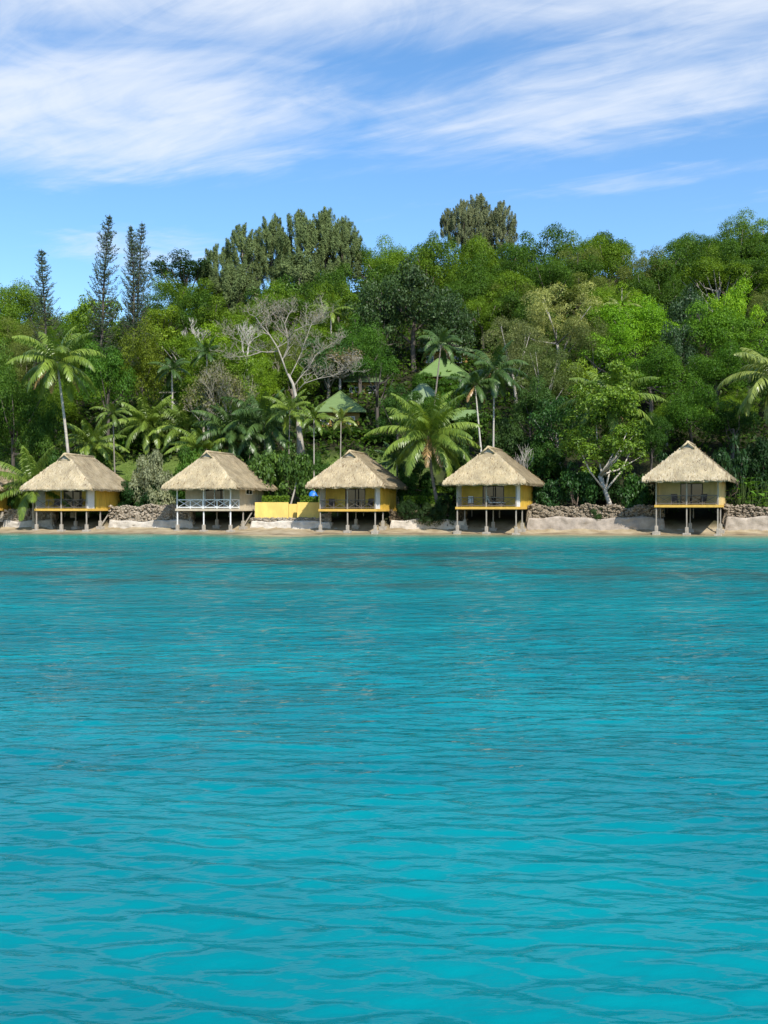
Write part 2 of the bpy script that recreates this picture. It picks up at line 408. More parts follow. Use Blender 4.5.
def trunk_with_limbs(seed, cen, h=5.0, r=.32, lean=0, n=7, m='bark', twig=.05, extra=0):
    rng = random.Random(seed); b = MB()
    top = Vector((lean + rng.uniform(-.4, .4), rng.uniform(-.4, .4), h)); pts = []; rad = []
    for i in range(6):
        t = i / 5; pts.append(Vector((top.x * t + .15 * math.sin(t * 5 + seed), top.y * t, -1.2 * (1 - t) + h * t))); rad.append(r * (1.35 - .65 * t) if i else r * 1.7)
    b.tube(pts, rad, 7)
    cs = list(cen); rng.shuffle(cs)
    for c in cs[:n + extra]:
        c = Vector(c); s = pts[rng.choice((3, 4, 5))]; mid = s.lerp(c, .5) + Vector((rng.uniform(-.4, .4), rng.uniform(-.4, .4), -.35))
        b.tube([s, mid, c], [r * .5, r * .3, twig], 5)
        for k in range(extra):
            e = c + Vector((rng.uniform(-1.6, 1.6), rng.uniform(-1.6, 1.6), rng.uniform(0, 1.7)))
            b.tube([mid.lerp(c, rng.random()), e], [twig * 1.2, twig * .4], 4)
    return b.mesh('trunk', M[m], True)

PROTO = {}
def proto(kind):
    if kind in PROTO: return PROTO[kind]
    base, v = kind[:-1], int(kind[-1])
    if base == 'round':      # dense small-leaved dome
        cr, cen = crown_round(10 + v, 36, .205, 560, 5, 5.6, 4.3)
        p = (trunk_with_limbs(v, cen, 5), cr)
    elif base == 'loose':     # several separate lobes with gaps
        cr, cen = crown_round(40 + v, 26, .235, 600, 5, 5.5, 4.4, -.5, .5, (.22, .36))
        p = (trunk_with_limbs(v + 9, cen, 5.2, .28), cr)
    elif base == 'broad':     # large shiny leaves
        cr, cen = crown_round(70 + v, 34, .37, 230, 5, 5.7, 4.2, -.55, .35, (.22, .36), 'gloss_leaf', .5, .8)
        p = (trunk_with_limbs(v + 19, cen, 5, .3), cr)
    elif base == 'feathery':  # thin foliage through which the limbs show
        cr, cen = crown_round(100 + v, 44, .20, 800, 5, 5.6, 4.3, -.5, .5, (.15, .28), 'leaf', .36, .8)
        p = (trunk_with_limbs(v + 29, cen, 3.6, .22, 0, 8, 'bark', .04, 0), cr)
    elif base == 'flat':      # umbrella crown
        cr, cen = crown_round(130 + v, 30, .23, 620, 5, 8.0, 1.5, -.3, .8, (.17, .27))
        p = (trunk_with_limbs(v + 39, cen, 6.2, .3, 0, 12), cr)
    elif base == 'casuarina': # upright plumes of needles
        rng = np.random.default_rng(160 + v); Q = []; T = []; b = MB(); rr = random.Random(v)
        b.tube([(0, 0, -16.0), (0, 0, 0), (.2, 0, 3.5), (0, .1, 7.0)], [.34, .3, .22, .08], 7)
        for i in range(150):
            a = rr.uniform(0, 6.283); rad = 4.5 * rr.random() ** .5; top_z = 9.9 - rad * rad * .17
            zt = top_z - (rr.uniform(0, .9) if i % 3 == 0 else rr.uniform(.8, 8.2 - rad * .7))
            tip = np.array([math.cos(a) * rad, math.sin(a) * rad, zt]); ln = rr.uniform(1.0, 1.8)
            root = tip - np.array([math.cos(a) * .6, math.sin(a) * .6, .9]) * ln
            n = 190; t = rng.random(n)
            ax = root + (tip - root) * t[:, None]; w = rr.uniform(.45, .8) * np.sin(np.clip(.22 + t * .74, 0, 1) * math.pi) ** .8
            d = unit(rng.normal(size=(n, 3)))
            pos = ax + d * (w * rng.random(n) ** .5)[:, None]
            Q.append(leaf_quads(pos, d * .6 + np.array([math.cos(a) * .4, math.sin(a) * .4, .7]) + rng.normal(size=(n, 3)) * .4, .36 + .36 * rng.random(n), .085, rng, np.array([0, 0, .7]) + d * .8 + rng.normal(size=(n, 3)) * .4, .02))
            T.append(tint_of(rng, n, rng.random() * .3))
            if i % 8 == 0: b.tube([(0, .05, rr.uniform(1, 3.5)), tuple(root * np.array([.6, .6, .8])), tuple(root), tuple(tip)], [.12, .09, .06, .02], 5)
        p = (b.mesh('trunk', M['bark'], True), quads('crown', np.concatenate(Q), np.concatenate(T), M['needle']))
    elif base == 'pine':      # slender columnar araucaria, unit height 20
        rng = np.random.default_rng(190 + v); Q = []; T = []; b = MB(); rr = random.Random(v + 5); Hh = 20.0
        bend = lambda z: np.array([.35 * math.sin(z * .17 + v) - .35 * math.sin(v), .2 * math.sin(z * .2), z])
        b.tube([tuple(bend(z)) for z in np.linspace(-1, Hh, 12)], list(np.linspace(.26, .03, 12)), 6)
        z = 2.0
        while z < Hh - .3:
            t = z / Hh; ln = 2.1 * min(1.0, (1 - t) * 2.3 + .06) ** .8
            k = 7; a0 = rr.uniform(0, 6.28)
            for j in range(k):
                a = a0 + j * 6.283 / k + rr.uniform(-.25, .25); l = ln * rr.uniform(.5, 1.1)
                if rr.random() < .22: continue
                p0 = bend(z); d = np.array([math.cos(a), math.sin(a), .10]); up = np.array([0, 0, .5 * l])
                tip = p0 + d * l + up
                b.tube([tuple(p0), tuple(p0 + d * l * .6), tuple(tip)], [.05, .035, .015], 3, False)
                n = int(14 + 13 * l); s = .22 + .78 * rng.random(n)
                pos = p0 + d * (l * s)[:, None] + up * (s ** 2)[:, None] + rng.normal(size=(n, 3)) * np.array([.10, .10, .08])
                td = d + rng.normal(size=(n, 3)) * .6 + np.array([0, 0, .5])
                Q.append(leaf_quads(pos, rng.normal(size=(n, 3)) + np.array([0, 0, .5]), .28, .08, rng, td, .02)); T.append(tint_of(rng, n, .1))
            z += rr.uniform(.36, .56) * (.85 if t > .8 else 1)
        p = (b.mesh('trunk', M['bark'], True), quads('crown', np.concatenate(Q), np.concatenate(T), M['needle']))
    elif base == 'bush':      # low, leafy to the ground; unit: 4 m wide, 3 m high
        cr, cen = crown_round(220 + v, 26, .15, 520, 2.0, 1.35, 1.5, -.75, .5, (.24, .42))
        p = (trunk_with_limbs(v + 49, cen, 1.2, .09), cr)
    elif base == 'leafbush':  # low with big shiny leaves
        cr, cen = crown_round(250 + v, 26, .28, 150, 2.0, 1.35, 1.5, -.75, .3, (.24, .42), 'gloss_leaf', .5, 1.0)
        p = (trunk_with_limbs(v + 59, cen, 1.2, .09), cr)
    PROTO[kind] = p
    return p

def plant(name, kind, x, y, h, w, col, label, cat, group=None, bark=(.16, .12, .09), rz=None, lean=(0, 0), unit_h=10.0, unit_w=10.0, z=None):
    tr, cr = proto(kind)
    r = empty(name, (x, y, gz(x, y) - .05 if z is None else z)); tag(r, label, cat, group)
    r.rotation_euler = (lean[1], lean[0], random.Random(hash((round(x, 2), round(y, 2)))).uniform(0, 6.283) if rz is None else rz)
    if lean != (0, 0): r.rotation_mode = 'ZYX'
    sq = random.Random(int(abs(x) * 991)).uniform(-.12, .12) if unit_w == 11 else 0; r.scale = (w / unit_w * (1 + sq), w / unit_w * (1 - sq), h / unit_h)
    t = obj('trunk', tr, r); t.color = (*bark, 1)
    c = obj('crown', cr, r); c.color = (*[min(1, k_ * 1.1) for k_ in col], 1)
    return r

# ---- palms
def frond_quads(rng, start, az, el, length, droop, L0, dens=34, w=.11, hang=.5):
    """one feather frond: rachis points and leaflets"""
    n = 14; pts = [np.array(start, float)]; e = el
    for i in range(n):
        d = np.array([math.cos(az) * math.cos(e), math.sin(az) * math.cos(e), math.sin(e)])
        pts.append(pts[-1] + d * length / n); e -= droop / n * (.5 + 1.0 * i / n)
    pts = np.array(pts)
    Q = []
    t = np.linspace(.14, 1, dens); f = t * n; i0 = np.minimum(f.astype(int), n - 1); fr = (f - i0)[:, None]
    pos = pts[i0] * (1 - fr) + pts[i0 + 1] * fr; tan = unit(pts[i0 + 1] - pts[i0])
    side = np.array([-math.sin(az), math.cos(az), 0.0])
    ll = L0 * np.clip(np.sin((t * .86 + .12) * math.pi) ** .6, .25, 1) * (.85 + .3 * rng.random(dens))
    for sgn in (-1, 1):
        dr = unit(side * sgn + tan * .55 + np.array([0, 0, -1.]) * hang * (.5 + rng.random((dens, 1))) + rng.normal(size=(dens, 3)) * .1)
        mid = pos + dr * (ll * .5)[:, None]
        dr2 = unit(dr + np.array([0, 0, -.55 * (.4 + hang)]))
        end = mid + dr2 * (ll * .5)[:, None]
        wv = unit(np.cross(dr, np.cross(tan, dr))) * w * .5
        Q.append(np.stack([pos - wv * .6, mid - wv, mid + wv, pos + wv * .6], 1))
        Q.append(np.stack([mid - wv, end - wv * .15, end + wv * .15, mid + wv], 1))
    # rachis as a narrow keel
    up = np.cross(tan, side)
    a = pts[:-1]; b = pts[1:]; ws = side * .035
    Q.append(np.stack([a - ws, b - ws, b + ws, a + ws], 1))
    return np.concatenate(Q), pts

def palm(name, label, crown, base, Rf, col, fronds=20, droop=1.5, seed=1, bark=(.42, .37, .30), tr=.17, fruit=None, cat='palm tree', group=None, dry=2, hang=.85, leaflet=.9, curve=.0, up=1.35, skip=None):
    """crown = top of trunk (x, y, z); base = foot (x, y)"""
    rng = np.random.default_rng(seed); rr = random.Random(seed)
    bz = gz(*base) - .2; root = empty(name, (base[0], base[1], bz)); tag(root, label, cat, group)
    top = np.array([crown[0] - base[0], crown[1] - base[1], crown[2] - bz])
    if top[2] > .8:
        b = MB(); n = 12; pts = []; rad = []
        for i in range(n + 1):
            t = i / n; k = t + curve * math.sin(t * math.pi)
            pts.append((top[0] * k, top[1] * t, top[2] * t)); rad.append(tr * (1.5 - .9 * t ** .5) if i else tr * 1.9)
        b.tube(pts, rad, 8)
        o = b.build('trunk', M['palm_bark'], root, True); o.color = (*bark, 1)
    Q = []; T = []; D = []; DT = []
    for i in range(fronds):
        az = i * 2.39996 + rr.uniform(-.25, .25); t = i / max(1, fronds - 1)
        el = up - (up + .55) * t + rr.uniform(-.12, .12)
        q, _ = frond_quads(rng, top + np.array([0, 0, .1]), az, el, Rf * 1.16 * rr.uniform(.88, 1.08) * (.85 + .2 * math.sin(t * 3.14)), droop * rr.uniform(.7, 1.1) * (.75 + .35 * t if t < .6 else 1.1 - .3 * t), Rf * .25 * leaflet, 54, .018 * Rf + .025, hang)
        Q.append(q); T.append(np.clip(rng.random(len(q)) * .5 + rr.random() * .4, 0, 1))
    o = obj('crown', quads('crown', np.concatenate(Q), np.concatenate(T), M['frond']), root); o.color = (*col, 1)
    for i in range(dry):
        q, _ = frond_quads(rng, top, rr.uniform(0, 6.28), -.55, Rf * .8, .9, Rf * .16, 26, .1, .8); D.append(q); DT.append(rng.random(len(q)))
    if D:
        o = obj('dry_frond', quads('dry_frond', np.concatenate(D), np.concatenate(DT), M['frond']), root); o.color = (.34, .22, .09, 1); o['label'] = 'brown withered fronds hanging down'
    if fruit:
        for i in range(fruit):
            a = rr.uniform(0, 6.28); c = top + np.array([math.cos(a) * .35, math.sin(a) * .35 - .15, -.15 - rr.random() * .5])
            b = MB()
            rings = [(0, -.17), (.11, -.12), (.15, 0), (.11, .12), (0.01, .18)]
            b.tube([tuple(c + np.array([0, 0, z])) for _, z in rings], [max(r_, .01) for r_, _ in rings], 7)
            b.build('coconut', M['orange_fruit'], root, True)
    return root

# ---- leafless trees
def bare_tree(name, label, x, y, h, spread, seed, col, levels=5, trunk_h=.32, r0=.32, lean=0, first=4, up=.35, n_trunk=1, cat='tree', droop=0, group=None, leaves=None):
    rr = random.Random(seed); root = empty(name, (x, y, gz(x, y) - .2)); tag(root, label, cat, group)
    tb, bb = MB(), MB(); tips = []
    def grow(p, d, l, r, lev):
        segs = 3; pts = [p]; dd = d.copy()
        for i in range(segs):
            dd = (dd + Vector((rr.uniform(-.28, .28), rr.uniform(-.28, .28), rr.uniform(-.12, .2)))).normalized()
            pts.append(pts[-1] + dd * l / segs)
        rad = [r * (1 - .38 * i / segs) for i in range(segs + 1)]
        bb.tube(pts, rad, 6 if lev < 2 else 4, lev < 2)
        if lev >= levels: tips.append(pts[-1]); return
        for j in range(rr.choice((2, 3, 3)) if lev else 3):
            a = rr.uniform(0, 6.28); s = rr.uniform(.45, .95)
            side = Vector((math.cos(a), math.sin(a), rr.uniform(-.2, .5) + up * .4))
            nd = (dd * .75 + side * s).normalized()
            nd.z = max(nd.z, -.15 - droop)
            grow(pts[-1] if j < 2 else pts[-2], nd, l * rr.uniform(.6, .82), max(r * .58, .022), lev + 1)
    for k in range(n_trunk):
        th = h * trunk_h; top = Vector((lean + (k - (n_trunk - 1) / 2) * spread * .12, rr.uniform(-.3, .3), th))
        tb.tube([(top.x * .2 * k, 0, -.3), (top.x * .25, .1, th * .35), (top.x * .7, 0, th * .7), tuple(top)], [r0 * 1.5, r0 * 1.15, r0, r0 * .85], 8)
        for j in range(first):
            a = j * 6.283 / first + rr.uniform(-.4, .4)
            d = Vector((math.cos(a) * spread / h, math.sin(a) * spread / h * .8, up + rr.uniform(0, .5))).normalized()
            grow(top, d, (h - th) * .30 * rr.uniform(.85, 1.2), r0 * .6, 1)
    # fit the branches to the tree's height and spread
    zs = [v[2] for v in bb.v]; mx = max(abs(v[0] - lean) for v in bb.v); th = h * trunk_h
    kz = (h - th) / max(.1, max(zs) - th); kx = (spread / 2) / mx
    fit = lambda v: (lean + (v[0] - lean) * kx, v[1] * kx, th + (v[2] - th) * (kz if v[2] > th else 1))
    bb.v = [fit(v) for v in bb.v]
    o = tb.build('trunk', M['bark'], root, True); o.color = (*col, 1)
    o = bb.build('branches', M['bark'], root, True); o.color = (*col, 1)
    if leaves:
        rng = np.random.default_rng(seed); P = np.array([fit(t) for t in tips])
        P = np.repeat(P, leaves[1], 0); P = P + rng.normal(size=P.shape) * .38
        o = obj('crown', quads('crown', leaf_quads(P, rng.normal(size=P.shape) + np.array([0, 0, .6]), .3, .18, rng), rng.random(len(P)), M['leaf']), root); o.color = (*leaves[0], 1)
    return root

# ------------------------------------------------------------------ thatched huts on stilts
def thatch_roof(root, W, D, o, ze, zr, seed, col):
    rng = np.random.default_rng(seed); s = (zr - ze) / (W / 2 + o); gb = .62; gw = gb / s; yb = .9; y2 = D - 1.4
    A = np.array
    eFL, eFR, eBR, eBL = A([-o, -o, ze]), A([W + o, -o, ze]), A([W + o, D + o, ze]), A([-o, D + o, ze])
    gL, gR = A([W / 2 - gw, yb, zr - gb]), A([W / 2 + gw, yb, zr - gb]); rF, rB = A([W / 2, yb, zr]), A([W / 2, y2, zr])
    planes = [(eFL, eFR, gR, gL), (eFR, eBR, rB, rF, gR), (eBL, eFL, gL, rF, rB), (eBR, eBL, rB)]
    b = MB()
    for P in planes: b.face(P)
    dn = A([0, 0, -.32]); ins = lambda p: p + dn + A([.18 if p[0] < W / 2 else -.18, .18 if p[1] < D / 2 else -.18, 0])
    low = [ins(p) for p in (eFL, eFR, eBR, eBL)]; hi = [p + A([0, 0, -.4]) for p in (rF, rB)]
    for (a, c, i, j) in ((eFL, eFR, 0, 1), (eFR, eBR, 1, 2), (eBR, eBL, 2, 3), (eBL, eFL, 3, 0)): b.face((c, a, low[i], low[j]))
    b.face((low[1], low[0], hi[0])); b.face((low[2], low[1], hi[0], hi[1])); b.face((low[3], low[2], hi[1])); b.face((low[0], low[3], hi[1], hi[0]))
    roof = b.build('roof', M['thatch'], root); roof.color = (*col, 1)
    at = roof.data.attributes.new('tint', 'FLOAT', 'POINT'); at.data.foreach_set('value', np.full(len(b.v), .3, np.float32))
    Q, T = [], []
    def blades(P, n, ln=.55):
        P = [A(p, float) for p in P]; nrm = unit(np.cross(P[1] - P[0], P[2] - P[0])); down = unit(A([0, 0, -1.]) - nrm * nrm[2] * -1) if nrm[2] > 0 else None
        tri = [(P[0], P[i], P[i + 1]) for i in range(1, len(P) - 1)]
        ar = A([np.linalg.norm(np.cross(q - p, r - p)) for p, q, r in tri]); pick = rng.choice(len(tri), n, p=ar / ar.sum())
        u, v = rng.random((2, n)); sw = u + v > 1; u, v = np.where(sw, 1 - u, u), np.where(sw, 1 - v, v)
        t0 = A([t[0] for t in tri])[pick]; t1 = A([t[1] for t in tri])[pick]; t2 = A([t[2] for t in tri])[pick]
        p = t0 + (t1 - t0) * u[:, None] + (t2 - t0) * v[:, None]
        if abs(nrm[0]) > .4:
            hz = np.clip((p[:, 2] - ze) / (zr - gb - ze), 0, 1); k_ = p[:, 1] > -o + (yb + o) * hz + .16; p = p[k_]; n = len(p)
        side = unit(np.cross(down, nrm)); L = ln * (.55 + .7 * rng.random(n))[:, None]
        dd = unit(down + side * rng.normal(0, .16, (n, 1))); w = (.022 + .032 * rng.random(n))[:, None]
        lift = nrm * (.015 + .055 * rng.random(n) ** 1.5)[:, None]; st = p + nrm * .006 - dd * L * .4; en = p + dd * L * .6 + lift
        Q.append(np.stack([st - side * w, en - side * w * .7, en + side * w * .7, st + side * w], 1)); T.append(np.clip(.36 + rng.random(n) * .6 - (rng.random(n) < .16) * .38, 0, 1))
    blades(planes[0], 7000); blades(planes[1], 7200); blades(planes[2], 4600); blades(planes[3], 1600)
    for a, c in ((eFL, eFR), (eFR, eBR), (eBL, eFL)):
        for k in range(3):
            n = 420; t = rng.random(n)[:, None]; out = unit(np.cross(c - a, A([0, 0, 1.])))
            p = a + (c - a) * t + A([0, 0, .04]) - out * .08 * k; sd = unit(c - a); w = .05 * (.6 + .8 * rng.random(n))[:, None]
            en = p + A([0, 0, -1.]) * (.22 + .2 * rng.random(n) + .05 * np.sin(t[:, 0] * 37))[:, None] + sd * rng.normal(0, .05, (n, 1)) + out * .05
            Q.append(np.stack([p - sd * w, en - sd * w * .5, en + sd * w * .5, p + sd * w], 1)); T.append(np.clip(.35 + rng.random(n) * .6 - (rng.random(n) < .25) * .4, 0, 1))
    o_ = obj('straw', quads('straw', np.concatenate(Q), np.concatenate(T), M['thatch']), roof); o_.color = (*col, 1)
    # ridge roll, hips and the little gable under its front end
    b = MB(); b.tube([rF + A([0, -.28, -.02]), rF + A([0, 0, .03]), rB + A([0, .1, 0])], [.15, .17, .15], 8)
    for g in (gL, gR): b.tube([rF + A([0, -.24, 0]), g + A([0, -.2, .02])], [.10, .08], 6)
    b.tube([gL + A([0, -.1, -.02]), gR + A([0, -.1, -.02])], [.06, .06], 6)
    r = b.build('ridge_cap', M['thatch'], roof, True); r.color = (*[c * 1.0 for c in col], 1)
    at = r.data.attributes.new('tint', 'FLOAT', 'POINT'); at.data.foreach_set('value', np.random.default_rng(seed).random(len(b.v)).astype(np.float32) * .3 + .42)
    b = MB(); b.face((gL + A([0, -.06, .02]), gR + A([0, -.06, .02]), rF + A([0, -.06, -.02]))); b.build('gable', M['grey_wood'], roof)
    return roof

def thatched_hut(label, kl, kr, Yr, ar, dz, ze_px, zr_px, wall='yellow_paint', rail='rail_wood', post='stilt_paint', beam='yellow_beam', screen=True, seed=1, col=(1, 1, 1), win=False, D=8.5, panel=None, brace=False):
    a = R(ar); Xr = (kr - 384) / FOC * Yr; k = (kl - 384) / FOC
    W = (Xr - k * Yr) / (math.cos(a) + k * math.sin(a)); X0, Y0 = Xr - W * math.cos(a), Yr + W * math.sin(a)
    root = empty('thatched_hut', (X0, Y0, 0), -a)
    tag(root, label, 'hut', 'thatched huts on stilts along the shore')
    ze, zr = wz(ze_px, Yr - 1) + .28, wz(zr_px, Yr + 3); o = 1.15; wl = 2.1; wt = ze + .35
    gl = lambda x, y: gz(X0 + x * math.cos(a) + y * math.sin(a), Y0 - x * math.sin(a) + y * math.cos(a))
    # deck with its edge beam
    MB().box((W / 2, D / 2, dz - .07), (W - .02, D - .02, .12)).build('deck', M['grey_wood'], root)
    b = MB(); b.box((W / 2, -.03, dz - .13), (W + .12, .1, .26)); b.box((W + .03, D / 2 + .02, dz - .13), (.1, D, .26)); b.box((-.03, D / 2 + .02, dz - .13), (.1, D, .26)); b.build('edge_beam', M[beam], root, bevel=.012)
    b = MB()
    for y in np.arange(.6, D, 1.1): b.box((W / 2, y, dz - .24), (W - .3, .09, .2))
    b.build('floor_joists', M['dark_wood'], root)
    # stilts on their footings
    for y in (.12, 3.2, 6.2):
        for x in (.12, W / 2, W - .12):
            g = gl(x, y); g0 = min(g, 0) if y < 1 else g
            if g > dz - .5: continue
            st = MB().box((x, y, (g0 - .2 + dz - .3) / 2), (.115, .115, dz - .3 - g0 + .2)).build('stilt', M[post if y < 1 else 'grey_wood'], root)
            if y < 4:
                f = MB(); f.box((x, y, g0 + (.05 if y < 1 else .0)), (.78, .7, .62)); f.box((x, y, g0 + .62), (.34, .34, .66))
                f.build('footing', M['concrete'], st, bevel=.05)
    if brace:
        MB().bar((W - .1, 3.2, .7), (W - .1, 5.6, dz - .3), .1).build('brace', M['stilt_paint'], root)
        MB().bar((W + .15, 6.6, dz - .35), (W + 1.1, 4.4, 1.0), .1).build('brace', M['stilt_paint'], root)
    # walls: sides, back, and the front set back behind a veranda
    t = .1; dw = (W * .36, W * .72); hd = dz + 2.25
    b = MB(); b.box((W - t / 2, (wl + D) / 2, (dz + wt) / 2), (t, D - wl, wt - dz)); b.build('side_wall', M[wall], root)
    b = MB(); b.box((t / 2, (wl + D) / 2, (dz + wt) / 2), (t, D - wl, wt - dz)); b.build('side_wall', M[wall], root)
    MB().box((W / 2, D - t / 2, (dz + wt) / 2), (W - 2 * t - .01, t, wt - dz)).build('back_wall', M[wall], root)
    b = MB(); b.box(((t + dw[0]) / 2, wl + .05, (dz + wt) / 2), (dw[0] - t, t, wt - dz)); b.box(((W - t + dw[1]) / 2, wl + .05, (dz + wt) / 2), (W - t - dw[1], t, wt - dz)); b.box(((dw[0] + dw[1]) / 2, wl + .05, (hd + wt) / 2), (dw[1] - dw[0], t, wt - hd))
    b.build('front_wall', M[wall], root)
    # battens over the wall boards
    b = MB()
    for y in np.arange(wl + .25, D, .62): b.box((W + .008, y, (dz + wt) / 2 + .02), (.02, .05, wt - dz - .05))
    b.build('battens', M[wall], root)
    dr = MB(); mid = (dw[0] + dw[1]) / 2
    for x in (dw[0] + .05, mid, dw[1] - .05): dr.box((x, wl + .03, (dz + hd) / 2), (.09, .08, hd - dz))
    dr.box((mid, wl + .03, hd - .04), (dw[1] - dw[0] - .02, .07, .08))
    dr = dr.build('sliding_door', M['dark_wood'] if wall != 'beige_paint' else M['white_paint'], root)
    MB().box((mid, wl + .07, (dz + hd) / 2), (dw[1] - dw[0] - .04, .02, hd - dz)).build('pane', M['glass'], dr)
    # veranda posts, wing panels, railing
    for x in (.1, W / 2, W - .1): MB().box((x, .1, (dz + wt) / 2), (.11, .11, wt - dz - .01)).build('veranda_post', M['white_paint'] if wall == 'beige_paint' else M['stilt_paint'], root)
    if screen:
        MB().box((W - .05, .95, (dz + wt) / 2), (.07, 1.45, wt - dz - .02)).build('side_screen', M[panel or 'white_paint'], root)
        MB().box((.05, 1.1, (dz + wt) / 2), (.07, 1.8, wt - dz - .02)).build('side_screen', M[panel or 'white_paint'], root)
    def rails(p, q, nx):
        p, q = Vector(p), Vector(q); big = .11 if wall == 'beige_paint' else .07; z1, z0 = Vector((0, 0, .98)), Vector((0, 0, .14)); b = MB()
        b.bar(p + z1, q + z1, big); b.bar(p + z0, q + z0, big)
        for i in range(nx):
            e, f = p.lerp(q, i / nx), p.lerp(q, (i + 1) / nx)
            b.bar(e + z0, f + z1, big * .8, big * .5); b.bar(e + z1, f + z0, big * .8, big * .48)
            b.bar(f, f + z1, big * .9)
        b.build('railing', M[rail], root)
    rails((.2, .1, dz), (W / 2 - .1, .1, dz), 2); rails((W / 2 + .1, .1, dz), (W - .2, .1, dz), 2)
    if wall == 'beige_paint': rails((W - .06, .2, dz), (W - .06, wl - .05, dz), 1)
    if win:
        w = MB(); y0, y1, z0, z1 = 3.6, 5.2, wt - 1.15, wt - .45
        w.bar((W + .04, y0, z0), (W + .04, y1, z0), .08); w.bar((W + .04, y0, z1), (W + .04, y1, z1), .08)
        for y in (y0, (y0 + y1) / 2, y1): w.bar((W + .04, y, z0), (W + .04, y, z1), .08)
        w = w.build('window', M['white_paint'], root); MB().box((W + .02, (y0 + y1) / 2, (z0 + z1) / 2), (.03, y1 - y0, z1 - z0)).build('pane', M['glass'], w)
    thatch_roof(root, W, D, o, ze, zr, seed, col)
    return dict(root=root, W=W, X0=X0, Y0=Y0, a=a, dz=dz, at=lambda x, y: (X0 + x * math.cos(a) + y * math.sin(a), Y0 - x * math.sin(a) + y * math.cos(a)))

H0 = thatched_hut('thatched yellow hut cut off at the photo\'s left edge', -72, -12, 118, 10, 2.72, 490, 455, seed=20)
H1 = thatched_hut('yellow thatched hut in front of the tall leaning coconut palm', 35, 87, 114, 13, 2.72, 490, 455, seed=21, brace=True)
H2 = thatched_hut('beige thatched hut with bold white cross-braced railing', 176, 231, 112, 18.5, 2.72, 489, 452.5, 'beige_paint', 'white_paint', 'white_paint', 'beige_paint', False, 22, (1, .99, .96), win=True, brace=True)
H3 = thatched_hut('yellow thatched hut joined to the low bright yellow wall', 319, 376, 110, 15.5, 2.68, 487.5, 452, seed=23, col=(.95, .93, .90))
H4 = thatched_hut('yellow thatched hut with pale cushioned loungers on its deck', 456, 517, 107, 19.5, 2.92, 484.5, 448, seed=24, col=(.97, .95, .90))
H5 = thatched_hut('pale yellow thatched hut with the steepest pointed roof, set against dark trees', 655, 719, 104, 23, 3.12, 481, 443, 'cream_paint', seed=25, panel='cream_paint')

def deck_chair(hut, lx, ly, rz, label, wood, cushion=None, lounge=False, group='chairs on the hut decks'):
    x, y = hut['at'](lx, ly); root = empty('deck_lounger' if lounge else 'deck_chair', (x, y, hut['dz'] - .01), rz - hut['a'])
    tag(root, label, 'lounger' if lounge else 'chair', group)
    L = 1.75 if lounge else .62; w = .66
    MB().box((0, 0, .38), (w, L, .07)).build('seat', M[wood], root, bevel=.015)
    yb = L / 2
    b = MB().box((0, yb + .12, .76), (w, .06, .82), rx=-.32); bk = b.build('backrest', M[wood], root, bevel=.015)
    for sx in (-1, 1):
        for sy in (-1, 1): MB().box((sx * (w / 2 - .05), sy * (L / 2 - .06), .175), (.06, .06, .34)).build('leg', M[wood], root)
        MB().box((sx * (w / 2 + .02), yb - .22, .62), (.06, .62, .05)).build('armrest', M[wood], root)
    if cushion:
        MB().box((0, -.02, .465), (w - .1, L - .06, .1)).build('cushion', M[cushion], root, bevel=.03)
        MB().box((0, yb + .045, .80), (w - .12, .09, .74), rx=-.32).build('cushion', M[cushion], root, bevel=.03)
    return root
deck_chair(H1, 2.0, 1.1, .3, 'dark wooden chair behind the railing of the hut below the tall leaning palm', 'dark_wood')
deck_chair(H1, 4.6, 1.2, -.4, 'dark chair by the screen of the hut below the tall leaning palm', 'dark_wood')
deck_chair(H3, 1.1, 1.1, .3, 'dark chair at the blue-tarpaulin end of the veranda beside the yellow wall', 'dark_wood')
deck_chair(H3, 5.3, 1.1, -.3, 'dark chair at the screened end of the veranda beside the yellow wall', 'dark_wood')
deck_chair(H4, 1.35, 1.0, .25, 'reclined deck chair with pale cushion in the corner beside the big fruiting palm', 'dark_wood', 'cushion')
deck_chair(H4, 4.2, 1.05, 1.45, 'long lounger with white cushion across the middle of the veranda', 'dark_wood', 'cushion', True)
deck_chair(H5, 1.9, 1.0, .3, 'dark chair on the railed deck under the steepest pointed roof, stone wall end', 'dark_wood')
deck_chair(H5, 4.6, 1.0, -.3, 'dark chair on the railed deck under the steepest pointed roof, cream screen end', 'dark_wood')

